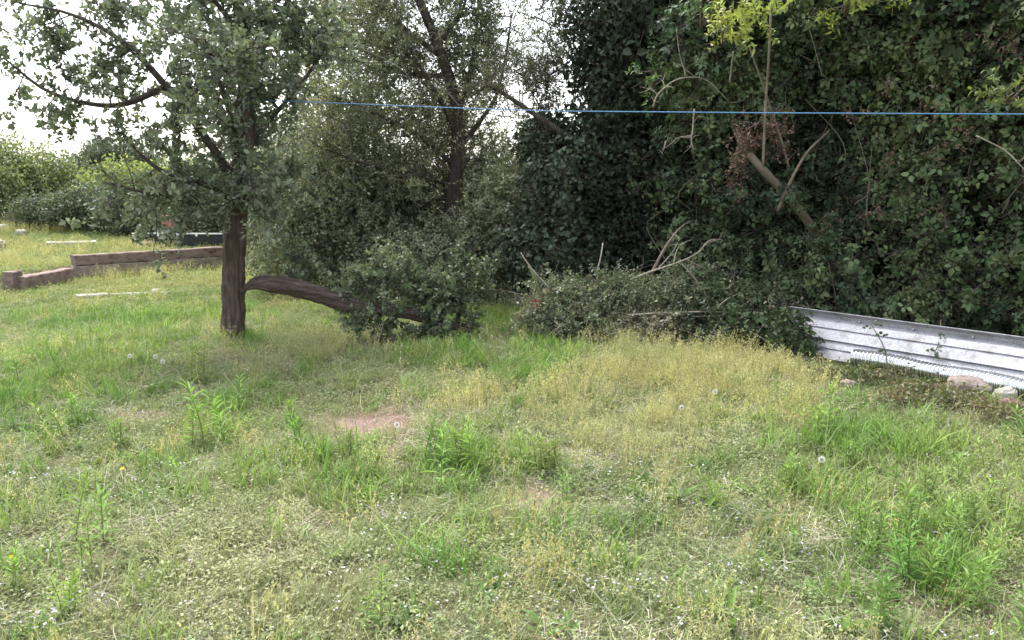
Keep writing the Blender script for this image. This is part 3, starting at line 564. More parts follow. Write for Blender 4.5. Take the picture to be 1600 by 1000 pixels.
P, D = cloud([E(1165, 215, 8.65, .2, .2, .34), E(1210, 200, 8.65, .22, .2, .25), E(1150, 250, 8.7, .1, .15, .32)], 130, .0)
cl = [W(px_, py_, hy(px_)-.02) for px_, py_ in ((1450, 150), (1395, 120), (1330, 175), (1475, 225), (1460, 320), (1365, 320), (1290, 340), (1590, 70), (1560, 50), (1500, 200), (1395, 230))]
Px = np.array([c+rv(.045) for c in cl for _ in range(5)]); P = np.vstack([P, Px])
scatter('withered_leaves', 'dead', S_DEAD, P, unit(np.array([[0, 0, -1.]])+rng.normal(size=P.shape)*.5), .75, tints(len(P), [(.15, .075, .05), (.2, .11, .08), (.17, .13, .09)]), elder)

bram = thing('bramble_thicket', gz((3.2, 8.6, 0)), 'dense dark green bramble thicket towering over the metal sheet', 'thicket')
BE = []
for px in range(1060, 2100, 85):
    d = hy(px)
    for py, out, rz in ((-150, .2, .6), (-40, -.1, .6), (70, .0, .55), (180, .05, .5), (290, .1, .5), (390, .0, .45), (460, -.1, .4), (520, .0, .35)):
        if px < 1120 and py < 150: continue
        BE.append((W(px+U(-30, 30), py+U(-25, 25), d+out+.55+U(-.2, .2)+(.25 if 1120 < px < 1260 and 120 < py < 330 else 0)), (U(.38, .55), U(.45, .6), rz*U(.8, 1.1))))
for px_, py_ in ((1120, 90), (1170, 120), (1225, 110), (1110, 190), (1160, 40), (1230, 30), (1075, 60), (1090, 130), (1190, 170), (1140, 300)): BE.append((W(px_, py_, 9.45), (.45, .45, .42)))
P, D = cloud(BE, 10500, .25, .28, 1.9, 8, .3)
front = -D[:, 1]
cB = [(.034, .056, .03), (.06, .1, .045), (.1, .145, .062), (.16, .21, .085)]
scatter('foliage', 'bram', S_BRAM, P, face_dir(D, .8, .55, .35), rng.uniform(.65, 1.15, len(P)), tints(len(P), cB, P, 1.5, 6), bram)
# deep inner leaves and crossing canes that close the thicket off
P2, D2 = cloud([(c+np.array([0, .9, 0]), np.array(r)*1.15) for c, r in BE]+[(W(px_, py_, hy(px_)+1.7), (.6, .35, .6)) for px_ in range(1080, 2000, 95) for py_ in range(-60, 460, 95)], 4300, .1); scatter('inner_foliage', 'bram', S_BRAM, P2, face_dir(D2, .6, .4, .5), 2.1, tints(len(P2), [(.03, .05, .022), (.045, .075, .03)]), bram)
Po, Do = cloud([E(1226, 298, ey-.32, .13, .08, .1), E(1245, 330, ey-.3, .08, .06, .06), E(1285, 375, ey-.15, .2, .12, .2)], 34, .0); scatter('near_foliage', 'bram', S_BRAM, Po, face_dir(Do, .4, .5, .4)+np.array([0, -.6, 0]), rng.uniform(.6, .8, len(Po)), tints(len(Po), cB, Po), bram)
b = MB()
for k in range(150):
    c, r = BE[rng.integers(len(BE))]; p = c+unit(rv())*r*U(.5, 1.05); v = unit(np.array([U(-.5, .5), U(-.3, .1), U(-1, .6)])); b.add(*tube(smooth_path([p, p+v*.3+rv(.04), p+v*.6+rv(.1)+np.array([0, 0, -.06])], 3), np.linspace(.005, .003, 7), 4, False))
b.build('canes', TWIG, bram, True, 'stuff')
b = MB()
for k in range(44):
    px = U(1000, 1600); y = hy(px)+U(.2, .9); py = U(60, 430); b.add(*tube(smooth_path([W(px, py, y), W(px+U(-40, 40), py+U(-70, -20), y+U(-.2, .2)), W(px+U(-60, 60), py+U(-160, -60), y+U(-.2, .2))], 4), np.linspace(.007, .003, 9), 5, False))
b.build('bare_stems', STEMBARK, bram, True, 'stuff')
# the large leaves on the face of the thicket, one by one
LM2 = [compound(.074, .05, n).mesh('leaf', [LEAFO, TWIG]) for n in (3, 5, 3, 5, 3, 5)]
cand = np.where((front > .3) & (P[:, 2] < 3.6) & (P[:, 0] < .62*P[:, 1]+.2))[0]
cand = cand[np.argsort(P[cand, 1]-.62*0+rng.uniform(0, .8, len(cand)))][:300]
for q, i in enumerate(cand):
    o = bpy.data.objects.new('leaf', LM2[q % 6]); z = unit(D[i]*.8+np.array([0, 0, .5])+rv(.3)); B = basis(z, U(0, 6.28)); s = U(.8, 1.25)
    B[:, 1] = unit(B[:, 1]+np.array([0, 0, -.8])); x = unit(np.cross(B[:, 1], z)); z = np.cross(x, B[:, 1]); M = Matrix(np.stack([x, B[:, 1], z], 1).tolist()).to_4x4()
    link(o, bram); o.matrix_basis = Matrix.Translation(Vector((P[i]+D[i]*.1).tolist()))@M@Matrix.Scale(s, 4)
    c = tints(1, [(.045, .09, .03), (.08, .14, .05), (.12, .18, .06)])[0]; o.color = (*c, 1)
# low ivy and bramble skirts by the sheet
shrub('ivy_mound', 'dark ivy and bramble mound spilling over the end of the metal sheet', 'shrub', [E(1180, 480, 8.6, .4, .35, .3), E(1150, 520, 8.4, .35, .3, .22), E(1215, 530, 8.15, .18, .2, .2), E(1100, 470, 8.9, .4, .35, .3), E(1235, 455, 8.7, .35, .3, .25), E(1235, 515, 7.85, .14, .12, .2), E(1262, 545, 7.7, .1, .1, .1)], 850, S_BRAM, 'bram', [(.04, .07, .03), (.07, .11, .045)], .75, 10, .15, .2, None, TWIG)

# ================================================================== BRUSH HEAP AND DEAD BRANCHES
by = 8.9
heap = thing('brush_heap', GT(990, 540), 'heap of cut twigs and wilting leaves at the foot of the hedge', 'brush heap')
HE = [E(880, 470, by+.1, .42, .4, .24), E(960, 470, by, .5, .4, .3), E(1050, 490, by-.1, .5, .4, .26), E(1120, 510, by-.2, .4, .35, .2), E(920, 510, by-.2, .5, .35, .2), E(1010, 525, by-.35, .45, .3, .16)]
HE += [E(1140, 480, by-.1, .35, .3, .22), E(1080, 450, by+.1, .4, .3, .22), E(1215, 500, by-.5, .25, .25, .2), E(1190, 520, by-.4, .3, .3, .16), E(850, 500, by-.1, .3, .3, .14)]
P, D = cloud(HE, 3300, .1, .28, 2.5, 17); k = P[:, 2] > .03; P, D = P[k], D[k]
scatter('wilted_leaves', 'shrub', S_SHRUB, P, face_dir(D, .5, .3, .8), rng.uniform(.5, .9, len(P)), tints(len(P), [(.1, .14, .08), (.15, .19, .11), (.22, .23, .14), (.26, .22, .15)], P, 2), heap)
b = MB()
for k in range(230):
    c, r = HE[rng.integers(len(HE))]; p = c+unit(rv())*r*U(.3, 1.05); v = unit(np.array([U(-1, 1), U(-.5, .3), U(-.3, .45)])); l = U(.2, .55); p[2] = max(p[2], .03); b.add(*tube([p, p+v*l*.5+rv(.03), p+v*l+rv(.05)+np.array([0, 0, .02])], [.0042, .0032, .0015], 4, False))
b.build('twigs', STEMBARK, heap, True, 'stuff')
limb_obj('mossy_branch', [(848, 478, by-.2), (838, 440, by-.25), (826, 415, by-.2)], .022, .012, MOSSY, heap, 8, .2); limb_obj('branch', [(858, 450, by-.3), (835, 425, by-.3), (820, 405, by-.25), (814, 395, by-.2)], .009, .005, PALETWIG, heap, 6)
limb_obj('branch', [(980, 492, by-.4), (1060, 488, by-.45), (1130, 488, by-.45), (1185, 500, by-.45)], .009, .006, PALETWIG, heap, 6); limb_obj('branch', [(1115, 488, by-.4), (1135, 468, by-.4), (1165, 455, by-.3)], .008, .005, PALETWIG, heap, 6)
limb_obj('branch', [(930, 432, by), (938, 405, by), (942, 380, by+.1)], .01, .006, PALETWIG, heap, 6); limb_obj('branch', [(890, 500, by-.3), (925, 480, by-.3), (960, 440, by-.2)], .01, .006, STEMBARK, heap, 6)
b = MB()
for k in range(9): p = W(836+U(-5, 5), 472+U(-7, 7), by-.35); V, F = leafgeo(.045, .03, .3, .4); b.add(place(V, p, rv(), np.array([0, -1, .3])+rv(.4)), F)
REDL = rough_mat('red_leaf', [(.18, .04, .03), (.24, .06, .045), (.2, .08, .05)], 30, .6, .1); b.build('red_leaves', REDL, heap)
def dead(label, paths, mat=PALETWIG, loc=None, name='dead_branch'):
    t = thing(name, W(*paths[0][0][0]), label, 'branch')
    for i, (q, r0, r1) in enumerate(paths): 
        _, Pq = limb_obj('main_stem' if i == 0 else 'side_twig', q, r0*.75, r1*.6, mat, t, 8, .3, 60+i); bq = MB()
        for k in range(5 if i == 0 else 2): a = Pq[rng.integers(2, len(Pq))]; v = unit(rv()+np.array([0, -.2, .1])); l = U(.06, .2); bq.add(*tube([a, a+v*l*.5+rv(.012), a+v*l+rv(.025)], [.0035, .0028, .0012], 4, False))
        bq.build('twiglets', mat, t, True, 'stuff')
    return t
dy = 8.75
dead('bleached forked dead branch sticking out of the thicket above the brush heap', [([(985, 438, dy), (1015, 425, dy-.05), (1060, 410, dy-.1), (1090, 395, dy-.1), (1108, 376, dy-.05), (1128, 374, dy)], .016, .006), ([(1052, 413, dy-.08), (1058, 390, dy), (1068, 380, dy), (1082, 374, dy)], .008, .003), ([(1062, 409, dy-.1), (1090, 440, dy-.1), (1105, 465, dy-.1)], .008, .004), ([(1072, 405, dy-.1), (1095, 417, dy-.05)], .006, .003), ([(1035, 420, dy), (1062, 442, dy)], .006, .004), ([(1028, 420, dy), (1050, 395, dy+.1), (1062, 373, dy+.1)], .008, .004)])
dead('thicker grey dead stem leaning up out of the brush heap', [([(1018, 428, dy+.2), (1035, 395, dy+.2), (1055, 365, dy+.25), (1070, 350, dy+.3)], .028, .014), ([(1075, 462, dy), (1090, 445, dy+.1)], .014, .01)], STEMBARK)
d2 = 8.9
dead('pale bare forked twig hanging before the thicket just above the blue line', [([(1020, 168, d2), (1028, 148, d2), (1050, 128, d2), (1075, 121, d2), (1105, 126, d2+.05), (1140, 160, d2+.1)], .012, .006), ([(1073, 121, d2), (1062, 85, d2), (1057, 45, d2+.1)], .008, .003), ([(1040, 136, d2), (1032, 122, d2)], .007, .003), ([(1028, 148, d2), (1014, 135, d2)], .006, .003), ([(1070, 121, d2), (1068, 105, d2), (1052, 98, d2)], .005, .002)])
dead('knobbly pale twig dangling below the blue line among ivy', [([(1085, 170, d2), (1082, 205, d2), (1080, 218, d2), (1084, 235, d2)], .012, .007), ([(1080, 212, d2), (1060, 215, d2), (1052, 222, d2)], .006, .003), ([(1040, 220, d2), (1035, 240, d2)], .006, .003)])
dead('straight thin dead stem slanting through dark bramble gap', [([(1525, 212, 7.5), (1570, 235, 7.4), (1598, 262, 7.3), (1640, 300, 7.3)], .01, .006)])
dead('pale arching bare twigs crossing the leaning tree crown', [([(535, 70, 11.8), (580, 82, 11.8), (630, 110, 11.8), (648, 140, 11.8), (655, 170, 11.8)], .008, .004), ([(680, 125, 11.9), (700, 145, 11.9), (716, 165, 11.9), (716, 178, 11.9)], .009, .005), ([(552, 85, 11.8), (575, 108, 11.8), (592, 150, 11.8)], .005, .003)])

# ================================================================== METAL SHEET, PIPE, RUBBLE
GALV = rough_mat('galvanised_steel', [(.19, .19, .22), (.34, .34, .375), (.5, .5, .53)], 75, .5, .12, metal=.3, spec=.5, bscale=90)
n_ = GALV.node_tree; pr_ = [x for x in n_.nodes if x.type == 'BSDF_PRINCIPLED'][0]; lk = pr_.inputs['Base Color'].links[0].from_socket; nz_ = N(n_, 'ShaderNodeTexNoise', Scale=4.5, Detail=10., Roughness=.7); rp_ = N(n_, 'ShaderNodeValToRGB'); rp_.color_ramp.elements[0].position = .5; rp_.color_ramp.elements[1].position = .72; mx_ = N(n_, 'ShaderNodeMix', data_type='RGBA'); mx_.inputs[7].default_value = (.13, .11, .095, 1)
tc_ = N(n_, 'ShaderNodeTexCoord'); n_.links.new(tc_.outputs['Object'], nz_.inputs[0]); n_.links.new(nz_.outputs[0], rp_.inputs[0]); n_.links.new(rp_.outputs[0], mx_.inputs[0]); n_.links.new(lk, mx_.inputs[6]); n_.links.new(mx_.outputs[2], pr_.inputs['Base Color'])
p0 = GT(1262, 566); p1 = GT(1600, 628); ax = unit((p1-p0)*np.array([1, 1, 0])); p0 = p0+np.array([0, .12, .05])-ax*.36; Lg = 4.0
up_ = unit(np.array([0, 0, .8])+np.array([-ax[1], ax[0], 0])*.55); nn = unit(np.cross(ax, up_)); nn = nn if nn[1] < 0 else -nn
prof = [(0, .0), (.085, 0), (.09, -.014), (.1, -.014), (.105, .0), (.175, 0), (.18, .022), (.2, .022), (.205, .0), (.285, 0), (.29, -.012), (.3, -.012), (.305, 0), (.37, 0), (.385, -.02), (.42, -.035), (.445, -.01), (.452, .035), (.458, .036)]
sheet = thing('metal_sheet', p0, 'long ribbed galvanised metal sheet leaning on its edge against the brambles', 'metal sheet')
b = MB(); ns = 30
V = []
for th in (0, -.0025):
    for i in range(ns+1):
        q = p0+ax*Lg*i/ns-np.array([0, 0, .012*i/ns])
        for s_, n_ in prof: V.append(q+up_*s_+nn*(n_+th+.008*(vn((q*2.5+up_*s_*4)[None], 6)[0]-.5)))
m_ = len(prof); F = []
for i in range(ns):
    for j in range(m_-1):
        a = i*m_+j; F.append((a, a+m_, a+m_+1, a+1)); a += (ns+1)*m_; F.append((a, a+1, a+m_+1, a+m_))
for i in range(ns): o_ = (ns+1)*m_; a = i*m_; F.append((a, a+o_, a+o_+m_, a+m_)); a += m_-1; F.append((a, a+m_, a+o_+m_, a+o_))
for j in range(m_-1): o_ = (ns+1)*m_; F.append((j, j+1, j+1+o_, j+o_)); a = ns*m_+j; F.append((a, a+o_, a+o_+1, a+1))
b.add(V, F); b.build('panel', GALV, sheet)
b = MB()
for i in range(7):
    q = p0+ax*(.25+.5*i)+up_*.415-nn*.025; a = np.arange(8)/8*6.283; B = np.stack([ax, up_, nn], 1); ring = np.stack([np.cos(a)*.012, np.sin(a)*.012, np.zeros(8)], 1)@B.T+q; b2 = MB(); b2.add(np.vstack([ring, ring*.0+q+nn*.01+(ring-q)*.7]), [(j, (j+1) % 8, 8+(j+1) % 8, 8+j) for j in range(8)]+[tuple(range(8, 16))]); b2.build('bolt', GALV, sheet)
SHINY = rough_mat('bright_corrugated_metal', [(.5, .5, .5), (.68, .68, .68), (.8, .8, .79)], 14, .24, .05, metal=.95, spec=.5)
q0 = GT(1333, 576)+np.array([0, 0, .09]); q1 = GT(1600, 626)+np.array([0, 0, .085]); pa = unit(q1-q0); n_ = 700; tl = np.linspace(0, 2.3, n_)
PP = q0+pa*tl[:, None]+np.array([0, 0, 1.])*(.012*np.sin(tl*2.2)+.01*np.sin(tl*5+1))[:, None]+np.array([-pa[1], pa[0], 0])*(.03*np.sin(tl*3.1))[:, None]; mb = MB(); V, F = tube(PP, .073+.008*np.sin(tl/.033*6.283)+.004*np.sin(tl*7), 24, False, .08, 5, 7); mb.add(V, F)
pipe = mb.build('flexible_duct', SHINY, None, True); tag(pipe, 'shiny corrugated flexible metal duct lying along the foot of the sheet', 'duct')
ROCK = rough_mat('pinkish_stone', [(.2, .15, .13), (.3, .235, .21), (.4, .34, .31)], 14, .9, .7); PALE = rough_mat('pale_stone', [(.24, .22, .2), (.35, .33, .3), (.45, .42, .4)], 10, .9, .6); BRICK = rough_mat('old_brick', [(.13, .08, .065), (.2, .125, .1), (.3, .21, .18)], 16, .9, .6)
def rock(name, loc, size, mat, label, cat, seed, group=None, flat=.25):
    n1, n2 = 20, 12; V = []; F = []
    for i in range(n2+1):
        for j in range(n1):
            a = math.pi*i/n2; c = 2*math.pi*j/n1; d = np.array([math.sin(a)*math.cos(c), math.sin(a)*math.sin(c), math.cos(a)]); d = np.sign(d)*np.abs(d)**.65
            V.append(d*np.array(size)*(1+.55*(fbm(d*1.3+seed*3.7, seed)-.5)+.18*(fbm(d*4+seed, seed+3)-.5)))
    for i in range(n2):
        for j in range(n1): F.append((i*n1+j, i*n1+(j+1) % n1, (i+1)*n1+(j+1) % n1, (i+1)*n1+j)[::-1])
    mb = MB(); mb.add(np.array(V), F); o = mb.build(name, mat, None, False); o.location = [float(v) for v in loc]; o.rotation_euler = (U(-.15, .15), U(-.15, .15), U(0, 3)); return tag(o, label, cat, group)
g = lambda px, py, z: GT(px, py)+np.array([0, 0, z])
o = rock('stone', g(1514, 617, .06), (.17, .1, .075), ROCK, 'large pinkish flat stone lying on the corrugated duct', 'stone', 3); o.rotation_euler = (.2, .1, -.25)
rock('stone', g(1570, 632, .06), (.075, .07, .07), PALE, 'pale rounded stone beside the pinkish stone at the duct', 'stone', 5)
rock('brick_fragment', g(1474, 612, .03), (.07, .05, .035), BRICK, 'broken brown brick lump at the end of the pinkish stone', 'brick', 6)
rock('brick_fragment', g(1580, 652, .06), (.07, .06, .07), BRICK, 'upright brown brick stub in the weeds below the duct', 'brick', 7)
rock('stone', g(1325, 606, .03), (.06, .05, .035), ROCK, 'small pinkish stone in yellow grass before the duct', 'stone', 9)
rock('stone', g(1255, 566, .03), (.14, .05, .03), PALE, 'flat grey stone under the left end of the metal sheet', 'stone', 12)
pb, db = cloud([(GT(q1_, q2_)+np.array([0, 0, .05]), (.3, .16, .1)) for q1_, q2_ in ((1300, 592), (1370, 603), (1440, 622), (1490, 640), (1540, 655), (1590, 668), (1420, 640))], 620, .1)
tp = thing('low_bramble', gz((pb[:, 0].mean(), pb[:, 1].mean(), 0)), 'low reddish-green bramble scrub growing in front of the duct', 'shrub'); scatter('foliage', 'oval', S_OVAL, pb, face_dir(db, .5, .6, .5), rng.uniform(.35, .6, len(pb)), tints(len(pb), [(.07, .11, .035), (.14, .15, .05), (.19, .15, .07)], pb, 3), tp)
for lbl, qs in [('single bramble runner growing up in front of the metal sheet', [(1388, 578, 7.0), (1382, 545, 7.1), (1372, 525, 7.15), (1362, 508, 7.2)]), ('bramble shoot with dark hanging leaves over the sheet', [(1470, 500, 7.35), (1468, 530, 7.05), (1460, 552, 6.95)])]:
    t = thing('bramble_runner', W(*qs[0]), lbl, 'bramble'); limb_obj('stem', qs, .006, .003, TWIG, t, 5)
    for q in qs[1:]+[qs[-1]]:
        for k in range(2): o = link(bpy.data.objects.new('leaf', LM2[rng.integers(6)]), t); o.matrix_basis = Matrix.Translation(Vector((W(*q)+rv(.025)+np.array([0, -.03, 0])).tolist()))@Matrix.Rotation(U(0, 6), 4, 'Z')@Matrix.Rotation(U(.4, 1.2), 4, 'X')@Matrix.Scale(.55, 4); o.color = (.05, .085, .035, 1)

# ================================================================== WASHING LINE
ROPE = rough_mat('blue_rope', [(.05, .16, .32), (.08, .22, .42), (.12, .28, .48)], 60, .55, .3)
a0 = W(384, 156, ty-.09); a1 = np.array([7.9, 4.6, 2.0]); mid_ = W(1200, 176, 7.0)
lp = np.array([a0+(a1-a0)*t for t in np.linspace(0, 1, 40)])
tgt = lambda px: np.interp(px, [384, 520, 720, 860, 1200, 1600, 2600], [156, 161, 169, 173.5, 176.5, 178.5, 181])
for p in lp:
    px = 800+FPX*p[0]/(p[1]*math.cos(PITCH)+(CAMZ-p[2])*math.sin(PITCH)); p[2] = W(px, tgt(px), p[1])[2]
mb = MB(); mb.add(*tube(lp, .0045, 8, True)); wl = thing('washing_line', a0, 'thin blue washing line stretched from the fruit tree across the hedge', 'line'); mb.build('rope', ROPE, wl, True); mb = MB(); an_ = np.linspace(0, 6.283*2.5, 60); mb.add(*tube(np.stack([a0[0]-.004+.105*np.cos(an_), ty+.105*np.sin(an_), a0[2]+(an_-8)*.0018], 1), .006, 7)); mb.build('knot', ROPE, wl, True)

# ================================================================== TIMBERS AND THINGS ON THE LEFT
TIMB = rough_mat('weathered_timber', [(.06, .045, .042), (.21, .148, .13), (.32, .248, .222)], 7, .9, .7, (1, 1, 2), pos=(.34, .44, .7), bscale=30); DTIMB = rough_mat('pale_timber', [(.18, .14, .125), (.27, .22, .2), (.36, .31, .28)], 6, .9, .6)
def timber(name, A, B, z0, h, th, mat, label, cat='timber', group=None, nseg=14, seed=1):
    A = np.array(A, float); B = np.array(B, float); d = unit((B-A)*np.array([1, 1, 0])); s = np.array([d[1], -d[0], 0]); V = []; F = []
    prof_ = [(-th/2, .012), (-th/2+.012, 0), (th/2-.012, 0), (th/2, .012), (th/2, h-.014), (th/2-.014, h), (-th/2+.014, h), (-th/2, h-.014)]
    for i in range(nseg+1):
        c = A+(B-A)*i/nseg
        for x_, z_ in prof_: v = c+s*x_+np.array([0, 0, z0+z_]); V.append(v+(vn((v*7)[None], seed)[0]-.5)*.016*np.array([s[0], s[1], 1.])+(d*(vn((v*9)[None], seed+4)[0]-.5)*.05 if i in (0, nseg) else 0))
    k = 8; F = [(i*k+j, i*k+(j+1) % k, (i+1)*k+(j+1) % k, (i+1)*k+j) for i in range(nseg) for j in range(k)]+[tuple(range(k))[::-1], tuple(nseg*k+j for j in range(k))]
    mb = MB(); c0 = np.array([*((A+B)/2)[:2], z0]); mb.add(np.array(V)-c0, F); o = mb.build(name, mat); o.location = c0.tolist(); return tag(o, label, cat, group)
TA = G(113, 437); TB = G(346, 419)
timber('railway_sleeper', TA, TB, .03, .205, .2, DTIMB, 'long weathered timber at the bottom of the two-high bed wall', seed=2)
timber('railway_sleeper', TA+np.array([.02, .02, 0]), TB, .24, .18, .19, TIMB, 'long stained timber lying on top of the two-high bed wall', seed=5)
timber('railway_sleeper', G(32, 456), G(108, 440), -.04, .27, .2, TIMB, 'short reddish timber at right angles to the long bed wall', seed=8, nseg=8)
eb = G(20, 457); timber('timber_block', eb+np.array([-.05, -.02, 0]), eb+np.array([-.03, .22, 0]), -.03, .34, .16, TIMB, 'upright broken block at the end of the short timber', 'timber', seed=11, nseg=3)
def slab(name, px0, px1, py, dep, h, mat, label, seed, z=0.):
    A = GT(px0, py); B = GT(px1, py-4); return timber(name, A*np.array([1, 1, 0]), B*np.array([1, 1, 0]), float(max(A[2], B[2]))-h+z, h, dep, mat, label, 'slab', None, 10, seed)
slab('concrete_edging', 120, 168, 467, .22, .1, PALE, 'pale concrete edging slab sunk in grass before the timbers', 21, .05); slab('concrete_edging', 172, 265, 463, .14, .1, PALE, 'long grey concrete edging strip sunk in grass before the timbers', 23, .035)
rock('stone', g(243, 460, .03), (.07, .06, .05), PALE, 'small white stone on the sunken concrete edging', 'stone', 31)
zb = .45; rk = lambda px, py, y: W(px, py, y)
def onb(px, y): x = (px-800)/FPX*y*1.01; return np.array([x, y, float(hgt(x, y))])
o = timber('pale_slab', onb(82, 18.6)*np.array([1, 1, 0]), onb(157, 19.0)*np.array([1, 1, 0]), float(hgt(-9.5, 18.8))-.04, .12, .5, PALE, 'flat pale slab lying on the grassy bank', 'slab', None, 8, 33)
rock('stone', onb(6, 18)+np.array([0, 0, .08]), (.2, .15, .13), PALE, 'grey boulder on the bank at the edge of the weeds', 'stone', 41)
rock('stone', onb(43, 20.5)+np.array([0, 0, .06]), (.16, .12, .09), PALE, 'pale rock on the bank before the dark bush', 'stone', 43); rock('stone', onb(15, 21.5)+np.array([0, 0, .06]), (.2, .15, .1), PALE, 'whitish rock beyond the grey boulder on the bank', 'stone', 44)
rock('log', onb(238, 18.2)+np.array([0, 0, .06]), (.3, .13, .11), STEMBARK, 'short grey log lying beside the black trough', 'log', 47)
BLACK = rough_mat('black_plastic', [(.012, .012, .014), (.02, .02, .022), (.035, .035, .035)], 8, .5, .2); WHITE = rough_mat('white_lip', [(.6, .6, .6), (.75, .75, .74), (.8, .8, .8)], 10, .6, .1)
tc0 = onb(285, 18.6); tr = thing('black_trough', tc0, 'low black trough with chipped white rim behind the timber wall', 'trough'); z0 = float(tc0[2])
def boxm(c, s, t=1.):
    x, y, z = np.array(s)/2; V = np.array([(-x*t, -y*t, -z), (x*t, -y*t, -z), (x*t, y*t, -z), (-x*t, y*t, -z), (-x, -y, z), (x, -y, z), (x, y, z), (-x, y, z)])+np.array(c); return V, [(3, 2, 1, 0), (4, 5, 6, 7), (0, 1, 5, 4), (1, 2, 6, 5), (2, 3, 7, 6), (3, 0, 4, 7)]
for s_ in (-1, 1): mb = MB(); mb.add(*boxm(tc0+np.array([.1, s_*.3, .13]), (1.95, .04, .32))); mb.build('side', BLACK, tr)
for s_ in (-1, 1): mb = MB(); mb.add(*boxm(tc0+np.array([.1+s_*.955, 0, .13]), (.04, .555, .32))); mb.build('end', BLACK, tr)
mb = MB(); mb.add(*boxm(tc0+np.array([.1, 0, .02]), (1.86, .55, .03))); mb.build('base', BLACK, tr)
for x0_, x1_ in ((-.86, -.5), (-.4, -.2), (-.05, .35), (.38, .72), (.75, 1.06)): mb = MB(); mb.add(*boxm(tc0+np.array([(x0_+x1_)/2, -.3, .3+U(-.005, .005)]), (x1_-x0_, .06, .025))); mb.build('rim', WHITE, tr)
for x_ in (-.6, -.3, .12, .52): mb = MB(); mb.add(*boxm(tc0+np.array([x_, -.328, .262]), (.07, .012, .05), .4)); mb.build('chip', WHITE, tr)
TERR = rough_mat('terracotta', [(.22, .12, .09), (.32, .18, .14), (.38, .25, .2)], 12, .85, .3)
pc_ = onb(271, 18.95); pt = thing('terracotta_pot', pc_+np.array([0, 0, .34]), 'square terracotta pot on a plinth behind the black trough', 'pot')
mb = MB(); mb.add(*boxm(pc_+np.array([0, 0, .17]), (.36, .36, .4))); mb.build('plinth', PALE, pt); mb = MB(); mb.add(*boxm(pc_+np.array([0, 0, .5]), (.25, .25, .25), .85)); mb.build('pot_body', TERR, pt); mb = MB(); mb.add(*boxm(pc_+np.array([0, 0, .625]), (.28, .28, .035))); mb.build('pot_rim', TERR, pt)

# ================================================================== TALL WEEDS AND SINGLE FLOWERS
WSTEM = rough_mat('weed_stem', [(.12, .17, .05), (.18, .22, .07), (.2, .24, .09)], 20, .7, .1)
def weed_meshes(ns):
    s = MB(); l = MB()
    for k in range(ns):
        f = disc(.22) if ns > 1 else np.zeros(3); f[2] = -.03; h = U(.7, 1.08); ld = np.array([U(-.16, .16), U(-.16, .16), 0]); path = np.array([f, f+ld*.3+np.array([0, 0, h*.5]), f+ld+np.array([0, 0, h])]); path = smooth_path(path, 4); s.add(*tube(path, np.linspace(.013, .007, len(path)), 5, False)); n = 26
        for q in range(n):
            t = .1+.9*(q+.5)/n; p = path[0]+(path[-1]-path[0])*t; i = t*(len(path)-1); i0 = min(int(i), len(path)-2); p = path[i0]+(path[i0+1]-path[i0])*(i-i0); a = q*2.4+U(-.3, .3); up = .25+1.3*t*t
            V, F = leafgeo(.32*U(.6, 1.2)*(1.05-.35*t), .045*U(.8, 1.2), .5, U(.2, .7), True); yd = np.array([math.cos(a), math.sin(a), up]); l.add(place(V, p, yd, np.array([-math.cos(a)*up, -math.sin(a)*up, 1])), F)
    return s.mesh('stem', [WSTEM]), l.mesh('leaves', [WEEDM])
WV = [weed_meshes(n) for n in (1, 1, 2, 3, 4, 3)]
WL = {'a': ('bright green narrow-leaved weed standing in the grass in front of the fruit tree', 'tall weeds in front of the fruit tree', [(310, 600, 62), (372, 640, 55), (330, 700, 95), (300, 700, 70), (350, 705, 70), (462, 665, 45), (85, 690, 55), (120, 670, 50), (192, 700, 45), (30, 600, 50), (90, 590, 50), (240, 600, 40)]),
 'b': ('bright green narrow-leaved weed beside the bare reddish soil patches', 'tall weeds by the bare soil', [(655, 730, 80), (690, 765, 100), (725, 745, 80), (705, 730, 75), (745, 750, 60), (765, 745, 55), (540, 720, 50), (500, 725, 45), (575, 740, 50), (818, 735, 70), (838, 745, 65), (866, 735, 55), (475, 700, 55), (735, 790, 45)]),
 'c': ('light green narrow-leaved weed low in the pale flowery foreground turf', 'weeds in the flowery turf', [(104, 955, 62), (595, 985, 85), (570, 990, 60), (615, 975, 55), (735, 820, 42), (420, 830, 50), (440, 850, 45), (10, 930, 60), (285, 780, 60), (520, 800, 40), (1240, 868, 45), (1105, 790, 50), (1128, 798, 55)]),
 'd': ('fresh green narrow-leaved weed in the lush stand below the metal sheet', 'weeds in the lush stand', [(1215, 770, 60), (1245, 765, 55), (1340, 860, 75), (1370, 870, 80), (1400, 850, 85), (1430, 840, 80), (1405, 905, 85), (1440, 925, 75), (1465, 920, 70), (1335, 895, 65), (1390, 1000, 90), (1502, 950, 85), (1530, 905, 70), (1560, 890, 70), (1585, 1000, 85), (1480, 850, 60), (1520, 830, 65), (1555, 800, 60), (1590, 840, 70), (1450, 790, 60), (1400, 780, 60), (1350, 780, 50), (1500, 760, 55), (1330, 740, 50), (1590, 690, 55), (1570, 700, 50), (1440, 720, 45), (1380, 690, 40), (1540, 740, 50)])}
WL['e'] = ('tall light green weed of the upright clump near the yellow buttercup', 'upright clump near the buttercup', [(118, 850, 100), (162, 850, 95), (135, 890, 70)])
WL['f'] = ('lone bright green weed beside the smaller soil patch, apart from the clumps', None, [(885, 790, 60)])
WL['g'] = ('feathery green weed rising at the edge of the yellow dry grass', 'weeds at the edge of the dry grass', [(1282, 690, 75), (1260, 690, 55)])
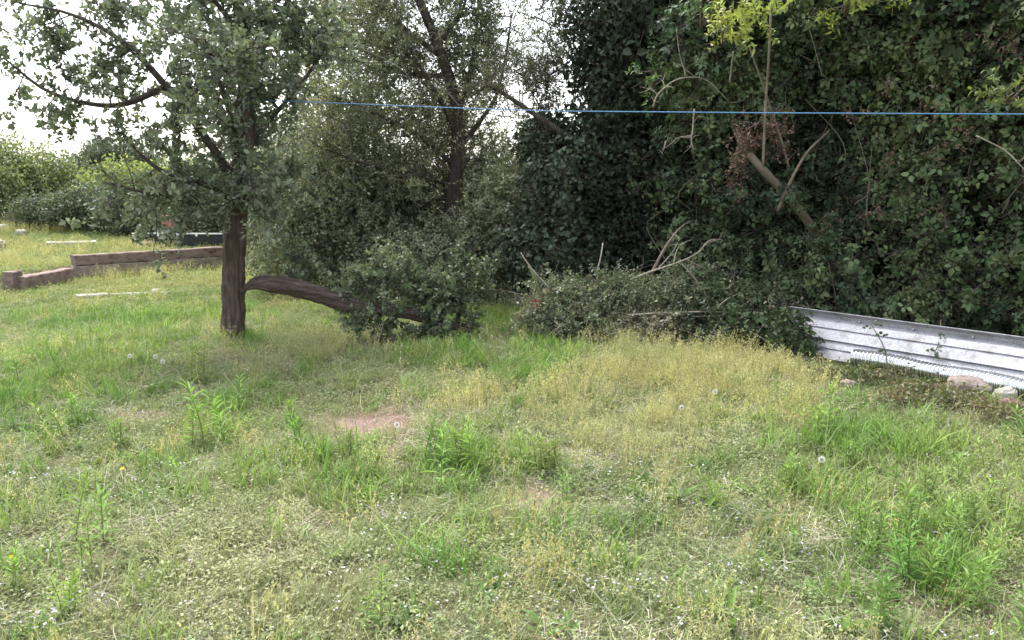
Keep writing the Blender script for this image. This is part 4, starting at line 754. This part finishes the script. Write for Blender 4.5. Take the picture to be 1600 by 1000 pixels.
for kk, (lab, grp, L_) in WL.items():
    for px, py, hp in L_:
        p = GT(px, py); h = hp*np.linalg.norm(p-np.array([0, 0, CAMZ]))/FPX*1.02; st, lf = WV[rng.integers(6)]
        t = thing('tall_weed', p, lab, 'weed', grp); t.rotation_euler = (U(-.16, .16), U(-.16, .16), U(0, 6.28)); t.scale = (h*U(.85, 1.25), h*U(.85, 1.25), h)
        for nm, me in (('stem', st), ('leaves', lf)):
            o = bpy.data.objects.new(nm, me); C.objects.link(o); o.parent = t; c = tints(1, [(.19, .33, .045), (.25, .4, .06), (.22, .32, .07)] if kk != 'd' else [(.14, .27, .04), (.2, .34, .055), (.22, .32, .07)])[0]; o.color = (*c, 1)
            if nm == 'leaves': o['kind'] = 'stuff'
FLUFF = rough_mat('seed_fluff', [(.7, .7, .68), (.8, .8, .78), (.85, .85, .83)], 30, .9, .1); YEL = rough_mat('yellow_petal', [(.7, .5, .02), (.8, .6, .03), (.8, .62, .05)], 30, .6, .1)
def clock(px, py, lab, grp=None):
    p = W(px, py, G(px, py+28)[1]); f = gz(p*np.array([1, 1, 0])); t = thing('dandelion_clock', f, lab, 'flower', grp); mb = MB(); mb.add(*tube([f, (f+p)/2+rv(.01), p], .0025, 5)); mb.build('stem', WSTEM, t)
    mb = MB()
    for k in range(110):
        d = unit(rv()); B = basis(d, U(0, 3)); c = p+d*.017
        for a in range(3): s_ = B[:, 0]*math.cos(a*1.05)+B[:, 1]*math.sin(a*1.05); mb.add([c-s_*.005, c+s_*.005, c+s_*.005+d*.0015, c-s_*.005+d*.0015], [(0, 1, 2, 3)])
    mb.build('seed_head', FLUFF, t, False, 'stuff')
for px, py in ((203, 556), (243, 557)): clock(px, py, 'round white dandelion clock in the grass left of the trunk', 'dandelion clocks near the trunk')
clock(254, 565, 'lower smaller dandelion clock close beside two taller ones'); clock(1065, 637, 'white dandelion clock in the yellow dry grass', 'dandelion clocks in dry grass'); clock(1117, 612, 'white dandelion clock in the yellow dry grass', 'dandelion clocks in dry grass'); clock(620, 664, 'white seed head at the edge of the bare soil'); clock(1284, 718, 'lone white seed head in the green weeds')
def butter(px, py, lab):
    p = W(px, py, G(px, py+35)[1]); f = gz(p*np.array([1, 1, 0])); t = thing('buttercup', f, lab, 'flower'); mb = MB(); mb.add(*tube([f, (f+p)/2+rv(.01), p], .002, 5)); mb.build('stem', WSTEM, t)
    nr = unit(np.array([0, -.5, 1.]))
    for a in range(5): B = basis(nr, a*1.257); V, F = leafgeo(.014, .014, .4, -.5); mb = MB(); mb.add(place(V, p, B[:, 0]+nr*.4, nr), F); mb.build('petal', YEL, t)
butter(19, 871, 'single yellow buttercup in the flowery foreground turf'); butter(192, 733, 'small yellow flower among grey-green weeds before the tree')
st = g(301, 618, .0); mb = MB(); mb.add(*tube([st-np.array([0, 0, .04]), st+np.array([.005, 0, .05]), st+np.array([0, .005, .105])], [.016, .014, .012], 7, True, .2)); o = mb.build('stake', PALETWIG); tag(o, 'short pale wooden stake poking up among the bright weeds', 'stake')
